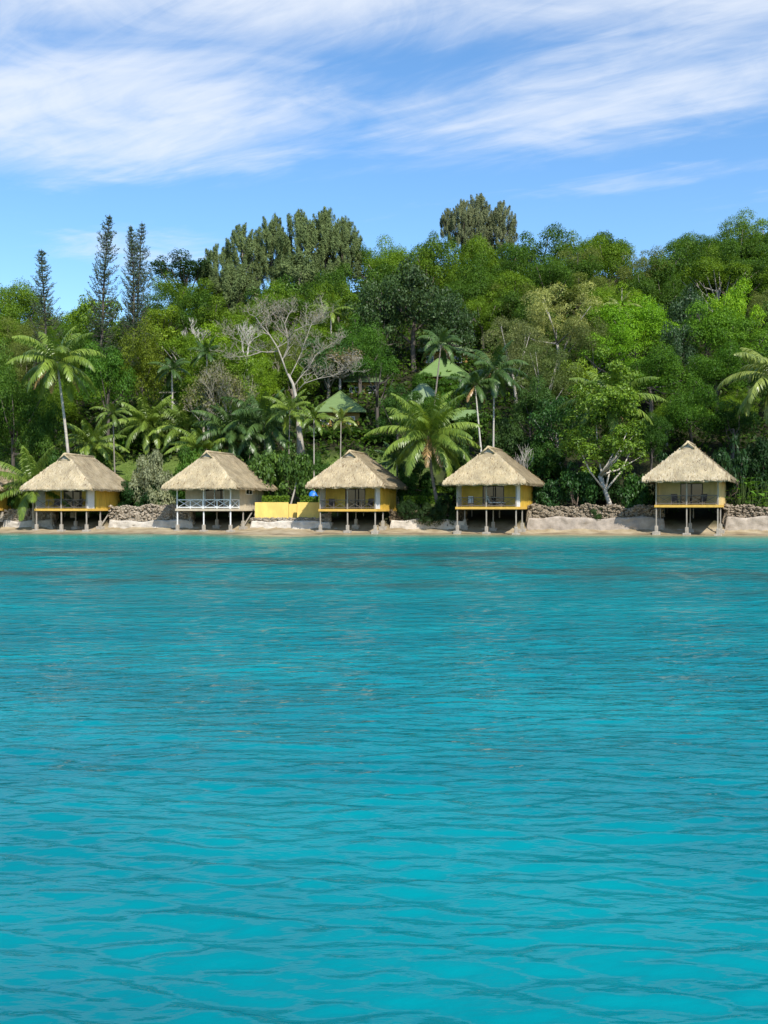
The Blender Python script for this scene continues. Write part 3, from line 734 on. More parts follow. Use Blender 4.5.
# ------------------------------------------------------------------ the sea wall
huts = [H0, H1, H2, H3, H4, H5]
def span(h): p, q = h['at'](-.2, 4.8), h['at'](h['W'] + .2, 4.8); return p[0], q[0]
def wall_top(x, base):
    t = base + .12 * math.sin(x * .9) + .1 * math.sin(x * 2.3 + 1)
    for h in huts:
        a, b = span(h)
        if a < x < b: t = min(t, .8)
    if -15.4 < x < -6.9: t = min(t, 1.62)
    return t
def stone_wall(label, x0, x1, top, tint, footc, seed, foot_h=1.35, rough=.16):
    rng = np.random.default_rng(seed); root = empty('stone_wall', ((x0 + x1) / 2, float(shore((x0 + x1) / 2)) + 4.6, 0)); ox, oy = root.location.x, root.location.y
    tag(root, label, 'stone wall', 'stone walls along the shore', 'thing')
    def sheet(name, y_off, z0, tops, mat, rgh, col, cap):
        xs = np.arange(x0, x1 + .01, .22); n = len(xs); rows = 11; V = []
        rn = rng.normal(0, 1, (rows + 2, n)); rn = (rn + np.roll(rn, 1, 1) + np.roll(rn, 1, 0)) / 1.7
        for j in range(rows + 2):
            for i, x in enumerate(xs):
                t = tops(x)
                if j < rows: z = z0 + (t - z0) * j / (rows - 1); y = .12 * j / rows
                else: z = t - .04 - (j - rows) * .1; y = .12 + cap * (j - rows + 1) / 2
                V.append((x - ox, float(shore(x)) + 4.6 + y_off + y + rn[j, i] * rgh - oy, z + (rn[j, i] * rgh * .3 if 0 < j < rows - 1 else 0)))
        idx = np.arange(n * (rows + 2)).reshape(rows + 2, n)
        F = np.stack([idx[:-1, :-1], idx[:-1, 1:], idx[1:, 1:], idx[1:, :-1]], -1).reshape(-1, 4)
        o = obj(name, np_mesh(name, V, F, M[mat], None, False), root); o.color = (*col, 1)
    sheet('rubble_face', 0, -.3, lambda x: wall_top(x, top), 'rubble', rough, tint, 1.6)
    V, F = [], []; nst = int((x1 - x0) * 32); base = np.array([(a_, b_, c_) for a_ in (-1, 1) for b_ in (-1, 1) for c_ in (-1, 1)], float) * .5
    for _ in range(nst):
        x = rng.uniform(x0, x1); t = wall_top(x, top); lo = min(foot_h, t - .3) - .15
        if t < 1.2: continue
        z = lo + (t + .02 - lo) * (1 - rng.random() ** 1.3 * .98); sz = np.array([rng.uniform(.16, .40), rng.uniform(.2, .32), rng.uniform(.11, .24)])
        q = base * sz * (1 + rng.normal(0, .13, (8, 3))); a_ = rng.normal(0, .3); ca, sa = math.cos(a_), math.sin(a_)
        q = np.stack([q[:, 0] * ca - q[:, 2] * sa, q[:, 1], q[:, 0] * sa + q[:, 2] * ca], 1) + np.array([x - ox, float(shore(x)) + 4.6 + .12 * z / t + rng.uniform(-.12, .06) - oy, z])
        b0 = len(V); V += [tuple(v) for v in q]; F += [tuple(b0 + k for k in f) for f in ((0, 1, 3, 2), (4, 6, 7, 5), (0, 4, 5, 1), (2, 3, 7, 6), (0, 2, 6, 4), (1, 5, 7, 3))]
    o = obj('rubble_stones', np_mesh('rubble_stones', V, F, M['rubble'], None, False), root); o.color = (*[c_ * 1.1 for c_ in tint], 1)
    sheet('footing', -.55, -.4, lambda x: min(foot_h + .10 * math.sin(x * .8 + seed) + .06 * math.sin(x * 2.1), wall_top(x, top) - .25), 'plaster', .055, footc, .6)
    return root
sp = [span(h) for h in huts]; mid = [(a + b) / 2 for a, b in sp]
stone_wall('low rubble wall with pale footing between the huts at the photo\'s left edge', -75, mid[1], 2.6, (1.3, 1.22, 1.12), (.48, .43, .36), 1)
stone_wall('rubble wall over a white footing below the dark clipped shrubs', mid[1], mid[2], 3.05, (1.4, 1.3, 1.18), (.48, .43, .36), 2)
stone_wall('low whitish rock ledge under the bright yellow wall', mid[2], mid[3], 2.2, (1.3, 1.22, 1.12), (.52, .47, .40), 3)
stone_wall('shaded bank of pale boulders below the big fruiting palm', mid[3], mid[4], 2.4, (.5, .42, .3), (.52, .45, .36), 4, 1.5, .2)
stone_wall('long brown rubble wall below the leaning broadleaf tree', mid[4], mid[5], 3.0, (1.12, 1.0, .86), (.34, .285, .23), 5, 1.75)
stone_wall('brown rubble wall below the big-leaved bright plants', mid[5], 75, 3.0, (1.12, 1.0, .88), (.35, .295, .235), 6, 1.9)

# ---- low yellow terrace wall
yr = empty('yellow_wall', (wx(286, 116), 116, 1.35)); tag(yr, 'low bright yellow painted wall on the whitish rock ledge', 'wall', None, 'thing')
def seg(px0, px1, py, Y, name, m='wall_yellow', th=.25):
    X0, X1 = wx(px0, Y), wx(px1, Y); zt = wz(py, Y)
    MB().box(((X0 + X1) / 2 - yr.location.x, Y - yr.location.y, (zt + 1.2) / 2 - yr.location.z), (X1 - X0, th, zt - 1.2)).build(name, M[m], yr, bevel=.02)
seg(255, 288.5, 502.3, 116.3, 'panel'); seg(288.8, 297, 504.0, 117.1, 'gate'); seg(297.2, 320, 502.3, 115.8, 'panel')
b = MB(); X = wx(299, 116)
leaning = MB().tube([(0, 0, -.8), (wx(297.5, 120) - wx(290, 118), .9, wz(482, 119) - wz(500, 118))], [.11, .09], 8).build('leaning_post', M['stilt_paint'])
leaning.location = (wx(290, 118), 118.2, wz(500, 118)); tag(leaning, 'slanting whitish post behind the yellow wall', 'post')
rng = np.random.default_rng(5); b = MB(); nU, nV = 14, 8; V = []
for j in range(nV):
    for i in range(nU):
        a = i / nU * 6.283; t = j / (nV - 1); r_ = math.cos(t * 1.5) * (1 + .12 * math.sin(a * 3 + j))
        V.append((r_ * .56 * math.cos(a), r_ * .42 * math.sin(a), .85 * math.sin(t * 1.57) + rng.normal(0, .035)))
b.v = V
for j in range(nV - 1):
    for i in range(nU): b.f.append((j * nU + i, j * nU + (i + 1) % nU, (j + 1) * nU + (i + 1) % nU, (j + 1) * nU + i))
tp = b.build('blue_tarpaulin', M['tarp'], None, True); tp.location = (wx(313, 117.6), 117.6, wz(498.5, 117.6)); tag(tp, 'bright blue tarpaulin mound between the yellow wall and the hut', 'tarpaulin')

# ------------------------------------------------------------------ green-roofed bungalows on the slope
BUNG = []
def bungalow(label, pk, pky, pxl, pxr, eave, gpy, D, roofc, ridge=0.0, Y=None, rot=0, wallm='ochre_wall'):
    Y = Y or ground_row(pk, gpy); x = wx(pk, Y); z = gz(x, Y) - .4; W = wx(pxr, Y) - wx(pxl, Y)
    BUNG.append(Y); root = empty('green_roofed_bungalow', (x, Y, z), rot); tag(root, label, 'bungalow', 'green-roofed bungalows on the hillside')
    ox = (wx(pxl, Y) + wx(pxr, Y)) / 2 - x; ze, zp = wz(eave, Y) - z, wz(pky, Y) - z; ov = .9
    w = W - 2 * ov; wh = ze + .12
    MB().box((ox, D / 2, wh / 2), (w, D - 2 * ov, wh)).build('wall', M[wallm], root)
    b = MB(); f0, f1 = (ox - W / 2, 0, ze), (ox + W / 2, 0, ze); f2, f3 = (ox + W / 2, D, ze), (ox - W / 2, D, ze)
    r0, r1 = (ox - ridge / 2, D / 2, zp), (ox + ridge / 2, D / 2, zp); dn = -.16
    b.face((f0, f1, r1, r0)) if ridge else b.face((f0, f1, r0))
    b.face((f1, f2, r1)); b.face((f2, f3, r0, r1)) if ridge else b.face((f2, f3, r0)); b.face((f3, f0, r0))
    lo = [(p[0], p[1], p[2] + dn) for p in (f0, f1, f2, f3)]
    for i, (p, q) in enumerate(((f0, f1), (f1, f2), (f2, f3), (f3, f0))): b.face((q, p, lo[i], lo[(i + 1) % 4]))
    b.face(tuple(reversed(lo)))
    rf = b.build('roof', M['green_roof'], root); rf.color = (*[c_ * .66 for c_ in roofc], 1)
    c = MB()
    for e in (f0, f1):
        p = Vector(r0 if e is f0 else r1); c.bar(Vector(e) + Vector((0, 0, .03)), p + Vector((0, 0, .03)), .16, .08)
    if ridge: c.bar(r0, r1, .2, .12)
    c = c.build('ridge_cap', M['green_roof'], rf); c.color = (*[c_ * .7 for c_ in roofc], 1)
    dh = min(2.1, wh - .3)
    MB().box((ox - w * .1, ov - .02, dh / 2 + .05), (.95, .06, dh)).build('door', M['dark_wood'], root)
    for sx in (-.36, .28):
        wn = MB(); cx = ox + w * sx; zc = max(wh * .55, .9)
        for dx in (-.55, .55): wn.box((cx + dx, ov - .03, zc), (.08, .06, 1.1))
        for dzz in (-.51, .51): wn.box((cx, ov - .032, zc + dzz), (1.18, .05, .08))
        wn = wn.build('window', M['white_paint'], root)
        MB().box((cx, ov - .012, zc), (1.06, .03, .98)).build('pane', M['glass'], wn)
    return root
bungalow('bungalow with pyramid green roof beside the bare white tree', 337, 388, 312, 366, 411, 429, 7.6, (.21, .31, .10))
bungalow('bungalow with broad hipped green roof above the big fruiting palm', 447, 355, 417, 470, 375.5, 392, 7.5, (.22, .34, .10), 1.2)
bungalow('uppermost bungalow, its long pale green roof half hidden by a drooping dark palm', 441, 339, 418, 474, 350.5, 368, 7.5, (.22, .31, .13), 3.0)
bungalow('bungalow whose faded green roof shows through the big palm\'s upper fronds', 424, 381, 400, 448, 404, 422, 7.2, (.27, .36, .18), .8)
bungalow('bungalow with a strip of green roof behind the two slender palm trunks', 468, 408, 452, 484, 419, 434, 6.5, (.24, .36, .13), 2.2)
bungalow('small bungalow with dull green roof tucked behind the pyramid-roofed one', 362, 372, 343, 384, 381, 397, 7, (.17, .25, .10), 2.5)
Ys = ground_row(168, 409); sx_, sz_ = wx(168, Ys), gz(wx(168, Ys), Ys) - .2
sh = empty('white_shed', (sx_, Ys, sz_)); tag(sh, 'small whitish shed half hidden in the trees', 'shed')
MB().box((0, 1, 1.3), (2.0, 2, 2.6)).build('wall', M['white_paint'], sh)
b = MB(); b.face(((-1.3, -.3, 2.5), (1.3, -.3, 2.5), (1.3, 2.3, 2.9), (-1.3, 2.3, 2.9))); b.face(((-1.3, -.3, 2.62), (-1.3, 2.3, 3.02), (1.3, 2.3, 3.02), (1.3, -.3, 2.62)))
b.face(((-1.3, -.3, 2.5), (-1.3, -.3, 2.62), (1.3, -.3, 2.62), (1.3, -.3, 2.5))); b.build('roof', M['concrete'], sh)
MB().box((.3, -.02, 1.0), (.8, .06, 1.9)).build('door', M['grey_wood'], sh)

# ------------------------------------------------------------------ the trees one by one
COVER = []          # (distance, px, py, half width, half height) of every crown placed, for thinning out trees nobody can see
def put(name, kind, px, top, Y, wpx, col, label, cat='tree', group=None, hscale=1.0, **kw):
    """a tree whose crown tops out in direction (px, top) at distance Y, wpx wide there"""
    x = wx(px, Y); g = gz(x, Y); h = (wz(top, Y) - g) * hscale; w = wpx / FOC * Y
    base = kind[:-1]
    uh, uw = {'pine': (20, 3.0), 'bush': (2.85, 4.3), 'leafbush': (2.85, 4.3), 'casuarina': (10, 9.6), 'flat': (9.7, 11)}.get(base, (9.9, 11))
    if base == 'casuarina' and h > w * 1.75: h = w * 1.75; kw['z'] = wz(top, Y) - h
    py0 = HOR - (g - EYE) / Y * FOC
    COVER.append((Y, px, (top + py0) / 2 if base in ('bush', 'leafbush', 'pine') else top + (py0 - top) * .36, wpx / 2, (py0 - top) * (.5 if base in ('bush', 'leafbush', 'pine') else .38)))
    return plant(name, kind, x, Y, h, w, col, label, cat, group, unit_h=uh, unit_w=uw, **kw)

G = dict(bright=(.17, .31, .012), lime=(.125, .26, .010), mid=(.088, .155, .010), dark=(.038, .078, .010), blue=(.04, .085, .028), olive=(.14, .16, .04), pale=(.29, .31, .10), grey=(.25, .27, .15), casu=(.11, .15, .05), pine=(.058, .09, .042), yel=(.2, .25, .015), red=(.25, .19, .09))
PB = (.10, .085, .07); WB = (.33, .30, .255)
# columnar pines
put('columnar_pine', 'pine1', 45, 248, 160, 25, G['pine'], 'shortest columnar pine, standing alone behind the tall leaning palm', 'pine tree', 'columnar pines', bark=PB)
put('columnar_pine', 'pine2', 99, 214, 166, 26, G['pine'], 'bent columnar pine that leans over to one side', 'pine tree', 'columnar pines', bark=PB, lean=(R(5.5), 0), rz=0)
put('columnar_pine', 'pine3', 131, 225, 166, 22, G['pine'], 'slightly shorter of the two columnar pines touching each other', 'pine tree', 'columnar pines', bark=PB)
put('columnar_pine', 'pine4', 139, 220, 167, 22, G['pine'], 'slightly taller of the two columnar pines touching each other', 'pine tree', 'columnar pines', bark=PB)
# casuarinas on the crest
cg = 'casuarinas on the hilltop'
for px, top, Y, w, v, lab in ((216, 243, 192, 44, 1, 'lowest casuarina at the downhill end of the wide hilltop clump'), (243, 221, 196, 46, 2, 'casuarina with two upright tufts in the wide hilltop clump, next to its downhill end'), (272, 212, 198, 46, 3, 'dark casuarina just before the highest part of the wide hilltop clump'),
                              (299, 207, 196, 52, 4, 'full olive casuarina at the middle of the wide hilltop clump'), (325, 205, 199, 48, 5, 'tallest casuarina of the wide hilltop clump'), (345, 216, 200, 38, 6, 'thin see-through grey casuarina ending the wide hilltop clump towards the crest'),
                              (235, 262, 186, 60, 3, 'low dark casuarina in front of the wide hilltop clump, downhill part'), (300, 250, 188, 80, 2, 'broad shaded casuarina in front of the tallest ones of the wide clump'),
                              (448, 207, 204, 19, 5, 'narrow dark casuarina separate at the edge of the small hilltop clump'), (462, 199, 203, 30, 6, 'spiky casuarina second from the edge in the small hilltop clump'), (478, 191, 205, 42, 4, 'tallest casuarina of the small hilltop clump'), (502, 199, 204, 34, 2, 'casuarina with outward tipped crown in the small hilltop clump')):
    put('casuarina_tree', 'casuarina%d' % v, px, top, Y, w, G['casu'] if px < 440 else (.135, .155, .07), lab, 'casuarina', cg, bark=(.2, .17, .14))
put('umbrella_tree', 'flat1', 184, 261, 192, 88, (.026, .06, .014), 'dark flat-topped spreading tree below the hilltop casuarinas', 'tree', bark=PB)
# leafless white trees
Yb = 127.0
def white_tree():
    k = Yb / FOC; bx = wx(300, Yb); root = empty('bare_white_tree', (bx, Yb, gz(bx, Yb) - .2)); tag(root, 'tall leafless tree with white crooked spreading branches and thick trunk', 'tree')
    rr = random.Random(31); z0 = root.location.z; tb, bb = MB(), MB(); tips = []
    q = lambda px, py, y=0.0: Vector(((px - 300) * k, y, wz(py, Yb) - z0))
    tb.tube([q(301, 458), q(300, 440), q(298, 420), q(296, 398), q(293, 384), q(288, 374)], [.60, .40, .28, .22, .19, .15], 9)
    def grow(p, d, l, r, lev):
        pts = [p]; dd = d.copy()
        for i in range(3):
            dd = (dd + Vector((rr.uniform(-.45, .45), rr.uniform(-.4, .4), rr.uniform(-.3, .4)))).normalized(); pts.append(pts[-1] + dd * l / 3)
        bb.tube(pts, [r, r * .85, r * .7, r * .5], 4, False)
        if lev == 0: tips.append(pts[-1]); return
        for m in ((1, 2, 3, 3) if lev > 1 else (2, 3)):
            a = rr.uniform(0, 6.28); nd = (dd * .55 + Vector((math.cos(a), math.sin(a), rr.uniform(-.1, .75))) * .75).normalized(); grow(pts[m], nd, l * rr.uniform(.5, .75), max(r * .52, .014), lev - 1)
    limbs = [([(288, 374), (283, 360), (278, 348), (270, 336), (262, 326), (257, 318)], -.4, .30), ([(279, 351), (268, 352), (256, 350), (246, 343), (235, 337)], 1.0, .22), ([(283, 360), (288, 346), (288, 336), (284, 322), (287, 312)], .8, .24),
             ([(288, 340), (295, 332), (307, 327), (319, 326)], -.8, .17), ([(294, 386), (300, 376), (308, 368), (314, 354), (322, 347), (330, 341)], 1.2, .20), ([(296, 392), (305, 384), (318, 380), (332, 378), (346, 373)], -1.2, .18), ([(290, 376), (296, 362), (300, 350), (303, 338), (310, 318)], 1.6, .17), ([(270, 336), (266, 326), (268, 316)], .2, .13), ([(262, 352), (250, 358), (240, 360)], -1.5, .14)]
    for P_, dy, r in limbs:
        n = len(P_); pts = [q(a + rr.uniform(-.8, .8), b_, dy * i / (n - 1) * 2) for i, (a, b_) in enumerate(P_)]
        r *= .42; bb.tube(pts, [r * (1 - .6 * i / (n - 1)) for i in range(n)], 6)
        for i in range(1, n):
            for _ in range(2 if i < n - 1 else 3):
                d = (pts[i] - pts[i - 1]).normalized(); a = rr.uniform(0, 6.28)
                grow(pts[i], (d * .5 + Vector((math.cos(a), math.sin(a), rr.uniform(-.15, .45))) * .7).normalized(), rr.uniform(1.1, 2.0), r * (1 - .6 * i / n) * .55, 3 if i > 1 else 2)
    o = tb.build('trunk', M['bark'], root, True); o.color = (.35, .31, .255, 1)
    o = bb.build('branches', M['bark'], root, True); o.color = (.34, .30, .24, 1)
    rng = np.random.default_rng(3); Pn = np.array([tuple(t) for t in tips if rr.random() < .2]); Pn = np.repeat(Pn, 2, 0) + rng.normal(size=(2 * len(Pn), 3)) * .3
    o = obj('crown', quads('crown', leaf_quads(Pn, rng.normal(size=Pn.shape) + np.array([0, 0, .6]), .26, .15, rng), rng.random(len(Pn)), M['leaf']), root); o.color = (.2, .18, .09, 1)
white_tree()
for px, top, Y, wp, sd, lab in ((228, 357, 130, 62, 5, 'wide leafless thicket-like tree of grey twigs beside the tall white one'), (206, 368, 133, 44, 9, 'smaller leafless grey tree at the outer edge of the twig thicket')):
    bare_tree('leafless_tree', lab, wx(px, Y), Y, wz(top, Y) - gz(wx(px, Y), Y), wp / FOC * Y, sd, (.42, .37, .28), 6, .42, .15, 0, 5, .25, 2, leaves=((.15, .16, .05), 2))
for px, top, Y, wp, sd, lab in ((198, 317, 160, 34, 7, 'little bare white tree high among the green crowns below the flat-topped tree'), (247, 318, 150, 30, 8, 'thin bare white branches poking out of the green above the tall leafless tree')):
    bare_tree('leafless_tree', lab, wx(px, Y), Y, wz(top, Y) - gz(wx(px, Y), Y), wp / FOC * Y, sd, (.58, .53, .46), 5, .55, .16, 0, 4, .3)
bare_tree('leafless_shrub', 'small leafless whitish shrub behind the hut with cushioned loungers', wx(523, 119), 119, wz(442, 119) - gz(wx(523, 119), 119), 3.2, 21, (.5, .45, .38), 4, .2, .08, 0, 5, .3, cat='shrub')
bare_tree('russet_tree', 'sparse tree with russet leaves on pale branches above the pyramid green roof', wx(340, 151), 151, wz(352, 151) - gz(wx(340, 151), 151), 72 / FOC * 151, 33, (.42, .37, .31), 6, .5, .2, 0, 5, .1, leaves=((.20, .165, .075), 5))
# remarkable leafy trees
S = [('feathery_tree', 'feathery1', 558, 284, 150, 92, G['pale'], 'pale olive feathery tree in the middle of the slope, its grey limbs showing', WB), ('feathery_tree', 'feathery2', 516, 318, 143, 78, (.15, .175, .06), 'pale feathery tree above the slender palms', WB),
     ('feathery_tree', 'feathery3', 592, 310, 146, 62, (.14, .175, .05), 'pale feathery tree touching the lime-green dome', WB), ('feathery_tree', 'feathery2', 545, 345, 136, 80, (.11, .15, .04), 'lower olive feathery tree beneath the pale feathery ones', WB),
     ('dome_tree', 'round1', 634, 298, 150, 84, G['lime'], 'bright lime-green dome-shaped tree', PB), ('dome_tree', 'round2', 612, 322, 145, 60, G['lime'], 'smaller lime-green tree at the foot of the big dome, pale-tree end', PB), ('dome_tree', 'round3', 650, 352, 136, 78, (.062, .14, .010), 'rounded green tree under the lime dome', PB),
     ('lime_tree', 'loose1', 733, 277, 152, 58, G['bright'], 'brightest yellow-green tree, tallest of those behind the steep-roofed hut', PB), ('lime_tree', 'loose2', 706, 306, 146, 66, (.085, .185, .010), 'bright green lobed tree below the brightest yellow-green one', PB), ('lime_tree', 'loose3', 748, 318, 143, 60, (.085, .18, .010), 'bright green tree above the drooping palm at the photo\'s edge', PB),
     ('lime_tree', 'round2', 718, 345, 137, 76, (.06, .14, .010), 'mid green rounded tree between the steep roof and the bright lobed tree', PB),
     ('dark_tree', 'broad1', 684, 290, 154, 52, (.034, .07, .024), 'tall dark blue-green tree between the lime dome and the brightest one', PB), ('dark_tree', 'broad2', 678, 326, 144, 44, (.034, .072, .024), 'lower part-hidden dark blue-green tree beside the lime dome', PB),
     ('glossy_tree', 'broad1', 412, 269, 160, 88, (.042, .075, .022), 'large dark tree with glossy sparkling leaves above the green roofs', PB), ('glossy_tree', 'broad2', 378, 283, 158, 64, (.04, .078, .018), 'dark glossy-leaved tree beside the largest glossy one, above the russet tree', PB), ('glossy_tree', 'broad3', 446, 292, 157, 60, (.038, .075, .02), 'dark glossy-leaved tree touching the pale feathery trees', PB),
     ('young_tree', 'round3', 143, 331, 146, 58, (.115, .155, .010), 'yellowish green rounded tree below the pair of touching pines', PB), ('young_tree', 'loose2', 108, 345, 141, 56, (.06, .145, .012), 'fresh green tree between the leaning palm and the yellowish tree', PB),
     ('shade_tree', 'round1', 14, 372, 128, 74, (.05, .11, .010), 'big dark green tree at the photo\'s edge below the leaning palm\'s crown', PB), ('shade_tree', 'loose1', 47, 400, 126, 50, (.05, .105, .010), 'dark green tree behind the trunk of the leaning palm', PB), ('shade_tree', 'round2', -14, 330, 133, 66, (.06, .12, .010), 'dark green tree cut off at the photo\'s edge beside the leaning palm', PB),
     ('shade_tree', 'round2', 178, 276, 187, 60, G['mid'], 'rounded green tree right under the flat-topped one', PB), ('shade_tree', 'loose1', 208, 280, 184, 56, G['mid'], 'green tree between the flat-topped one and the wide casuarina clump', PB), ('shade_tree', 'round2', 360, 318, 152, 56, (.05, .125, .010), 'green layered tree above the russet tree', PB), ('shade_tree', 'flat2', 378, 358, 139, 60, (.045, .115, .010), 'flat-branched green tree before the dull green roof', PB), ('shade_tree', 'loose3', 397, 385, 133, 40, (.04, .10, .014), 'green tree between the pyramid roof and the big fruiting palm', PB),
     ('shade_tree', 'broad3', 560, 395, 124, 72, (.032, .088, .016), 'dark leafy tree between the hut with loungers and the leaning broadleaf tree', WB), ('shade_tree', 'loose2', 530, 380, 129, 58, (.05, .105, .02), 'olive green bushy tree right behind the hut with loungers', PB), ('shade_tree', 'round3', 690, 385, 125, 64, (.06, .14, .010), 'thin-trunked green tree rising behind the steep-roofed hut', PB),
     ('shade_tree', 'loose1', 733, 400, 124, 62, (.03, .08, .010), 'dark shaded tree behind the big-leaved plants', PB), ('shade_tree', 'round1', 650, 415, 121, 46, (.035, .09, .010), 'shaded tree in the dark gap beside the leaning broadleaf tree', PB), ('shade_tree', 'loose3', 775, 345, 132, 60, (.03, .075, .010), 'dark tree behind the drooping palm at the photo\'s edge', PB)]
for nm, k, px, top, Y, w, col, lab, bk in S: put(nm, k, px, top, Y, w, col, lab, 'tree', 'broadleaf trees on the slope', bark=bk)
# the leaning broadleaf tree on the wall
Yl = 113.2; xl = wx(612, Yl); cr, cen = crown_round(301, 64, .30, 600, 5, 11.0, 7.2, -.9, .45, (.17, .27), 'gloss_leaf', .55, .7)
root = empty('leaning_tree', (xl, Yl, gz(xl, Yl) - .1)); tag(root, 'leaning broadleaf tree with pale forked trunk standing on the brown wall', 'tree')
b = MB(); tp_ = Vector((-1.35, .2, 4.6)); rr = random.Random(4)
b.tube([(0, 0, -.4), (-.15, 0, 1.2), (-.75, .1, 2.9), tuple(tp_)], [.36, .27, .23, .2], 8)
for c in sorted(cen, key=lambda c_: c_[2])[4:34:3]:
    c = Vector((c[0] * .98 - .6, c[1] * .9, c[2])); s = tp_ if rr.random() < .6 else Vector((-.75, .1, 2.9)); b.tube([s, s.lerp(c, .5) + Vector((rr.uniform(-.3, .3), 0, -.4)), c], [.14, .09, .03], 5)
o = b.build('trunk', M['bark'], root, True); o.color = (.50, .45, .38, 1)
o = obj('crown', cr, root); o.location = (-.6, 0, 0); o.scale = (.98, .9, 1); o.color = (.11, .19, .014, 1)
COVER.append((Yl, 607, 425, 46, 62))

# palms
def P(nm, lab, cx, cy, bx, Y, Rpx, col, **kw):
    x = wx(cx, Y); palm(nm, lab, (x, Y + kw.pop('dy', 0), wz(cy, Y)), (wx(bx, Y), Y), Rpx / FOC * Y, col, group='palms among the huts', **kw); COVER.append((Y, cx, cy, Rpx * .7, Rpx * .6))
PG, PD, PY = (.17, .245, .035), (.075, .135, .032), (.24, .29, .06)
P('coconut_palm', 'tall leaning coconut palm behind the hut, its bare trunk exposed', 57, 362, 73, 121, 47, PG, fronds=24, seed=2, dry=4, curve=-.12, tr=.2, droop=1.7)
P('coconut_palm', 'big bright coconut palm with orange fruit between two huts', 428, 436, 441, 114.6, 52, PG, fronds=34, seed=5, up=1.5, dry=2, fruit=5, curve=.15, tr=.2, droop=1.6, bark=(.2, .17, .14))
P('coconut_palm', 'drooping coconut palm cut off by the photo\'s edge above the big-leaved plants', 776, 378, 779, 117, 52, PY, fronds=20, seed=7, dry=3, droop=2.0, hang=.9)
P('coconut_palm', 'coconut palm whose fronds stick out of the leaning broadleaf tree', 610, 402, 608, 116.8, 48, PG, fronds=18, seed=9, dry=1, droop=1.7, hang=.8, bark=(.2, .17, .14))
P('slender_palm', 'shorter of the two slender dark-crowned palms behind the hut with loungers', 475, 386, 485, 122, 28, PD, fronds=15, seed=11, dry=2, tr=.13, bark=(.5, .46, .4), droop=2.0, hang=.8)
P('slender_palm', 'taller of the two slender dark-crowned palms behind the hut with loungers', 494, 371, 493, 123, 36, PD, fronds=16, seed=12, dry=1, tr=.13, bark=(.46, .42, .36), droop=1.7, hang=.7)
P('slender_palm', 'slender young palm on the lawn beside the hut under the leaning palm', 113, 414, 116, 124, 20, (.12, .18, .03), fronds=12, seed=13, dry=0, tr=.11, bark=(.22, .19, .15), droop=1.8)
P('young_palm', 'low trunkless palm with long fronds peeping between the two huts at the photo\'s edge', 33, 484, 34, 118.5, 46, PG, fronds=16, seed=14, dry=0, droop=1.3)
P('feather_palm', 'bushy feather palm at the lawn\'s top edge, the one nearer the leaning palm', 148, 424, 148, 137.5, 38, PG, fronds=24, seed=15, dry=0, droop=1.6)
P('feather_palm', 'bushy feather palm at the lawn\'s top edge, behind the grey-green bush', 186, 430, 186, 136.5, 38, PG, fronds=24, seed=16, dry=0, droop=1.7)
P('feather_palm', 'feather palm with a yellow-orange withered frond below the twig thicket', 232, 433, 234, 128.0, 42, PD, fronds=24, seed=17, dry=2, droop=1.7, bark=(.24, .2, .16))
P('feather_palm', 'dark feather palm close beside the white tree\'s trunk', 264, 425, 266, 128.6, 46, PD, fronds=24, seed=18, dry=1, droop=1.6, bark=(.3, .26, .22))
P('feather_palm', 'feather palm whose fronds cross in front of the white tree\'s trunk', 290, 411, 288, 124.5, 27, PG, fronds=15, seed=29, dry=0, tr=.1, droop=1.7, bark=(.24, .2, .16))
P('areca_palm', 'thin-stemmed palm beside the white trunk, before the pyramid roof', 314, 419, 314, 122, 22, PG, fronds=11, seed=19, dry=0, tr=.09, droop=1.9, bark=(.42, .38, .32))
P('areca_palm', 'thin-stemmed palm right in front of the pyramid green roof', 341, 421, 340, 122.5, 20, PY, fronds=10, seed=20, dry=0, tr=.08, droop=1.9, bark=(.36, .32, .26))
P('young_palm', 'low dark palm at the flank of the big fruiting palm', 397, 462, 398, 120, 26, PD, fronds=14, seed=21, dry=0, droop=1.4)
P('feather_palm', 'palm with arching fronds beside the small whitish shed', 172, 370, 173, 142, 21, PD, fronds=15, seed=22, dry=1, droop=1.7)
P('feather_palm', 'small palm at the lawn\'s edge between leaning and slender palms', 92, 444, 92, 130.0, 34, PG, fronds=24, seed=23, dry=0, droop=1.6)
P('slender_palm', 'dark drooping palm standing in front of the uppermost green roofs', 441, 345, 432, 141, 26, PD, fronds=14, seed=24, dry=1, droop=2.0, tr=.13, bark=(.22, .19, .16))
P('feather_palm', 'pale-fronded palm high above the tall leafless tree', 207, 354, 207, 147, 20, PD, fronds=14, seed=25, dry=0, droop=1.7)
P('feather_palm', 'palm tuft showing among green crowns above the russet tree', 331, 312, 331, 158, 20, PG, fronds=13, seed=26, dry=0, droop=1.6)
P('feather_palm', 'palm tuft at the top of the lime dome, pale-tree side', 621, 308, 621, 149, 18, PY, fronds=12, seed=27, dry=0, droop=1.6)
P('feather_palm', 'feather palm half behind the hut with bold white railing', 205, 452, 206, 127.0, 36, PG, fronds=24, seed=28, dry=1, droop=1.7)

